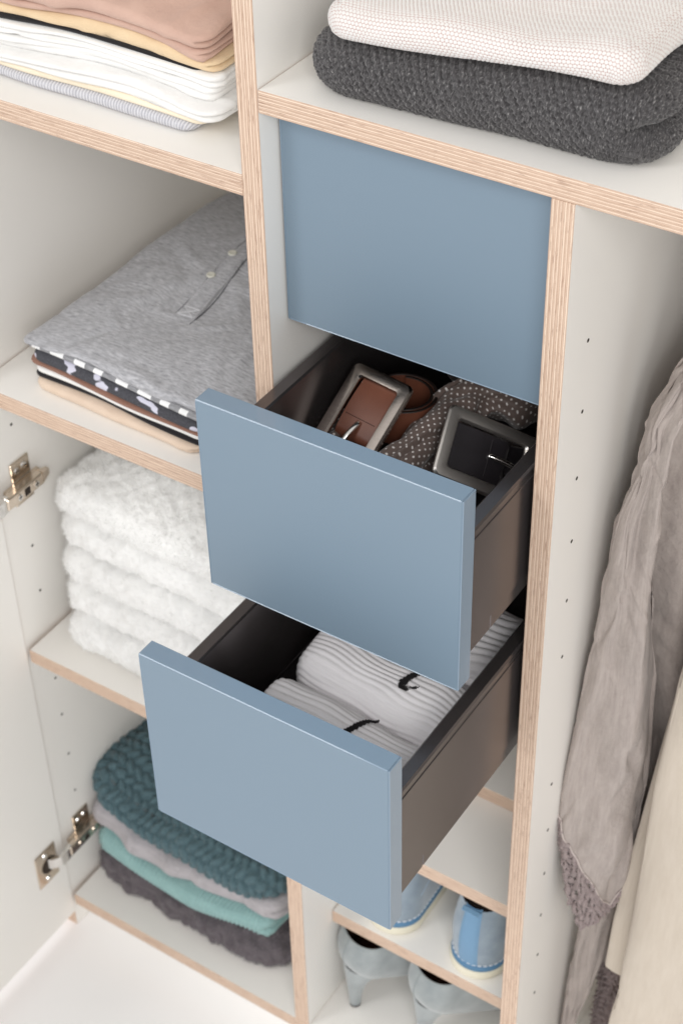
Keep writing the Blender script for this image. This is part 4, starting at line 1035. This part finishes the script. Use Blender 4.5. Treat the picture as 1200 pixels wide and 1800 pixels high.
sleeve, VS, (nz, nth) = tube("sleeve", (0.30, 0.09), (-0.14, -0.80), SL, SR, lambda Z: np.interp(-Z, [0.14, 0.25, 0.5, 0.8], [0.012, 0.018, 0.024, 0.026]), M_BLOU, blo,
    folds=((2, 0.0030, 1.1, 7.0), (3, 0.0050, 0.4, 5.0), (5, 0.0034, 1.3, 13.0), (9, 0.0014, 0.0, 30.0)), bot=sbot, seed=5, fold_amp=0.0055, nth=220, nz=320,
    disp=creases(301, (0.0, 0.22, -0.82, -0.14), 95, 0.0036, 0.0042, 0.034, 1.25, 0.42))
# lace cuff: crocheted bars around real openings, hanging from the sleeve's slanted edge
edge = VS.reshape(nz + 1, nth, 3)[nz]
thv = np.linspace(0, 2 * math.pi, nth + 1)[:-1]; sv = np.cos(thv); snv = np.sin(thv)
clen = np.where(snv > -0.2, np.interp(sv, [-1, -0.8, -0.5, -0.1, 0.3, 0.62, 1.0], [0.05, 0.088, 0.104, 0.070, 0.030, 0.012, 0.004]), np.interp(sv, [-1, -0.4, 0.4, 1], [0.06, 0.08, 0.05, 0.004]))
NR = 60; V = np.empty((NR + 1, nth, 3)); UVc = np.empty((NR + 1, nth, 2))
cwv = Waves(33, 0.9, 9); arc = np.concatenate([[0], np.cumsum(np.linalg.norm(np.diff(edge, axis=0), axis=1))])
ctr = edge.mean(0)
for i in range(NR + 1):
    f = i / NR
    V[i] = edge; V[i, :, 2] -= clen * f
    V[i] += (EX[None] * 0.012 * (f * clen / 0.12)[:, None] * np.clip(-sv + 0.2, 0, 1)[:, None])
    UVc[i, :, 0] = arc; UVc[i, :, 1] = -clen * f
N_ = edge - ctr; N_[:, 2] = 0; N_ /= np.maximum(np.linalg.norm(N_, axis=1, keepdims=True), 1e-9)
lw, lw2 = Waves(34, 0.013, 14, 1.4), Waves(35, 0.004, 14)
rel = lw(UVc[..., 0] * 1.3 + UVc[..., 1] * 0.5, UVc[..., 1] * 0.75)
V += N_[None] * (0.0013 * rel + 0.0008 * lw2(UVc[..., 0], UVc[..., 1]))[..., None]
I = np.arange((NR + 1) * nth).reshape(NR + 1, nth); J = np.roll(I, -1, 1)
F = np.stack([I[:-1].ravel(), I[1:].ravel(), J[1:].ravel(), J[:-1].ravel()], 1)
fr = np.arange(NR)[:, None] / NR
hole = (rel[:-1] < -0.78) & (fr > 0.10) & (fr < 0.90) & (clen[None] > 0.02)
# keep slim crochet bars across the openings
bars = (np.abs(np.sin((UVc[:-1, :, 0] * 0.8 + UVc[:-1, :, 1]) * math.pi / 0.0075)) < 0.30)
F = F[~(hole & ~bars).ravel()]
cuff = build("lace_cuff", V.reshape(-1, 3), F, M_LACE, sleeve, edge.mean(0), UVc.reshape(-1, 2))
cuff.modifiers.new("thickness", 'SOLIDIFY').thickness = 0.0012
pthd = [tuple(p + n_ * 0.0009) for p, n_ in zip(edge, N_)]
MB().sweep(pthd, circ(0.0008, 6), closed=True).obj("edge_stitch", simple("pale_taupe_thread", (200, 189, 184), 0.9), sleeve, smooth=True)
lowb = [tuple(V[NR, i] + N_[i] * 0.0003 * (i % 3)) for i in range(nth)]
MB().sweep(lowb, circ(0.0013, 6), closed=True).obj("cuff_hem", M_LACE, cuff, smooth=True)
lin_ = [tuple(p - n_ * 0.003) for p, n_ in zip(edge, N_)]
# bodice behind the sleeve
tube("bodice", (0.337, 0.152), (-0.085, -0.74), [(-0.085, 0.06), (-0.16, -0.005), (-0.22, -0.045), (-0.3, -0.062), (-0.5, -0.058), (-0.64, -0.034), (-0.69, -0.026), (-0.74, -0.018)],
     [(-0.085, 0.10), (-0.16, 0.12), (-0.3, 0.14), (-0.74, 0.15)], lambda Z: np.interp(-Z, [0.085, 0.2, 0.4, 0.74], [0.010, 0.016, 0.020, 0.022]), M_BLOU, blo, folds=((4, 0.004, 0.2, 1.0), (9, 0.003, 1.0, 2.0), (15, 0.0012, 1.0, 4.0)), seed=7, fold_amp=0.003, nth=220,
     disp=creases(303, (0.0, 0.22, -0.74, -0.1), 60, 0.0030, 0.005, 0.05, 1.4, 0.3))
tube("shading_back_half", (0.362, 0.285), (-0.085, -0.74), [(-0.085, -0.06), (-0.12, -0.10), (-0.18, -0.125), (-0.24, -0.140), (-0.74, -0.140)],  # unseen rear of the blouse, added to keep light off the divider
     [(-0.085, 0.06), (-0.12, 0.10), (-0.18, 0.14), (-0.74, 0.15)], 0.016, M_BLOU, blo, folds=((6, 0.003, 0.2, 1.0), (11, 0.003, 1.0, 2.0)), seed=8, fold_amp=0.003, ax=(np.array((0.06, 0.998, 0.0)), np.array((0.998, -0.06, 0.0))))
# second sleeve, seen twisted below the cuff, ending in lace
tube("second_sleeve", (0.31, 0.13), (-0.62, -1.10), [(-0.62, -0.035), (-0.8774, -0.0415), (-0.906, -0.0405), (-0.9448, -0.0437), (-1.0051, -0.0460), (-1.10, -0.050)],
     [(-0.62, 0.0), (-0.8692, -0.005), (-0.907, -0.0085), (-0.9557, -0.0125), (-1.0059, -0.0205), (-1.0471, -0.0340), (-1.10, -0.042)], 0.014, M_BLOU, blo, folds=((3, 0.003, 1.4, 8.0), (6, 0.0012, 0.3, 15.0)), seed=9, fold_amp=0.002, disp=creases(302, (0.0, 0.22, -1.1, -0.8), 40, 0.0026, 0.004, 0.04, 1.3, 0.35))
tl_, VT, (nz2, nt2) = tube("shirt_tail", (0.33, 0.16), (-0.60, -0.985), [(-0.60, -0.035), (-0.9, -0.040), (-1.1, -0.042)], [(-0.60, -0.005), (-0.9, -0.006), (-0.99, -0.008)], 0.012, M_BLOU, blo, folds=((4, 0.003, 0.2, 6.0),), seed=11, fold_amp=0.002)
nz3 = Waves(36, 0.009, 14)
tube("lace_trim", (0.33, 0.16), (-0.984, -1.12), [(-0.98, -0.041), (-1.12, -0.046)], [(-0.98, -0.0075), (-1.12, -0.008)], 0.0135, M_LACE, blo, seed=12, folds=((4, 0.003, 0.2, 6.0),), fold_amp=0.002, disp=lambda u, v: 0.0018 * nz3(u, v))
# cream dress with its lining showing
drs = thing("dress", (0.48, 0.16, -0.05), "cream flared dress hanging right of the taupe blouse", "dress", "clothes hanging in the right compartment")
tube("skirt", (0.475, 0.150), (-0.16, -1.15), [(-0.16, -0.060), (-0.30, -0.105), (-0.4445, -0.1394), (-0.5422, -0.1453), (-0.6018, -0.1488), (-0.7136, -0.1518), (-0.7998, -0.1537), (-0.8636, -0.1574), (-0.911, -0.1593), (-0.9701, -0.1641), (-1.15, -0.175)],
     [(-0.16, 0.05), (-0.5, 0.10), (-1.15, 0.16)], 0.040, M_CRM, drs, folds=((3, 0.004, 2.0, 1.2), (6, 0.002, 0.0, 1.8)), seed=13, fold_amp=0.003, nth=180, disp=creases(304, (0.0, 0.22, -1.1, -0.2), 26, 0.0016, 0.010, 0.12, 1.5, 0.12))
tube("lining", (0.455, 0.178), (-0.30, -0.918), [(-0.30, -0.11), (-0.7379, -0.1523), (-0.7986, -0.1584), (-0.8437, -0.1622), (-0.92, -0.1650)], [(-0.30, 0.0), (-0.92, -0.02)], 0.020, M_CRM, drs, folds=((4, 0.003, 1.0, 2.0),), seed=14)
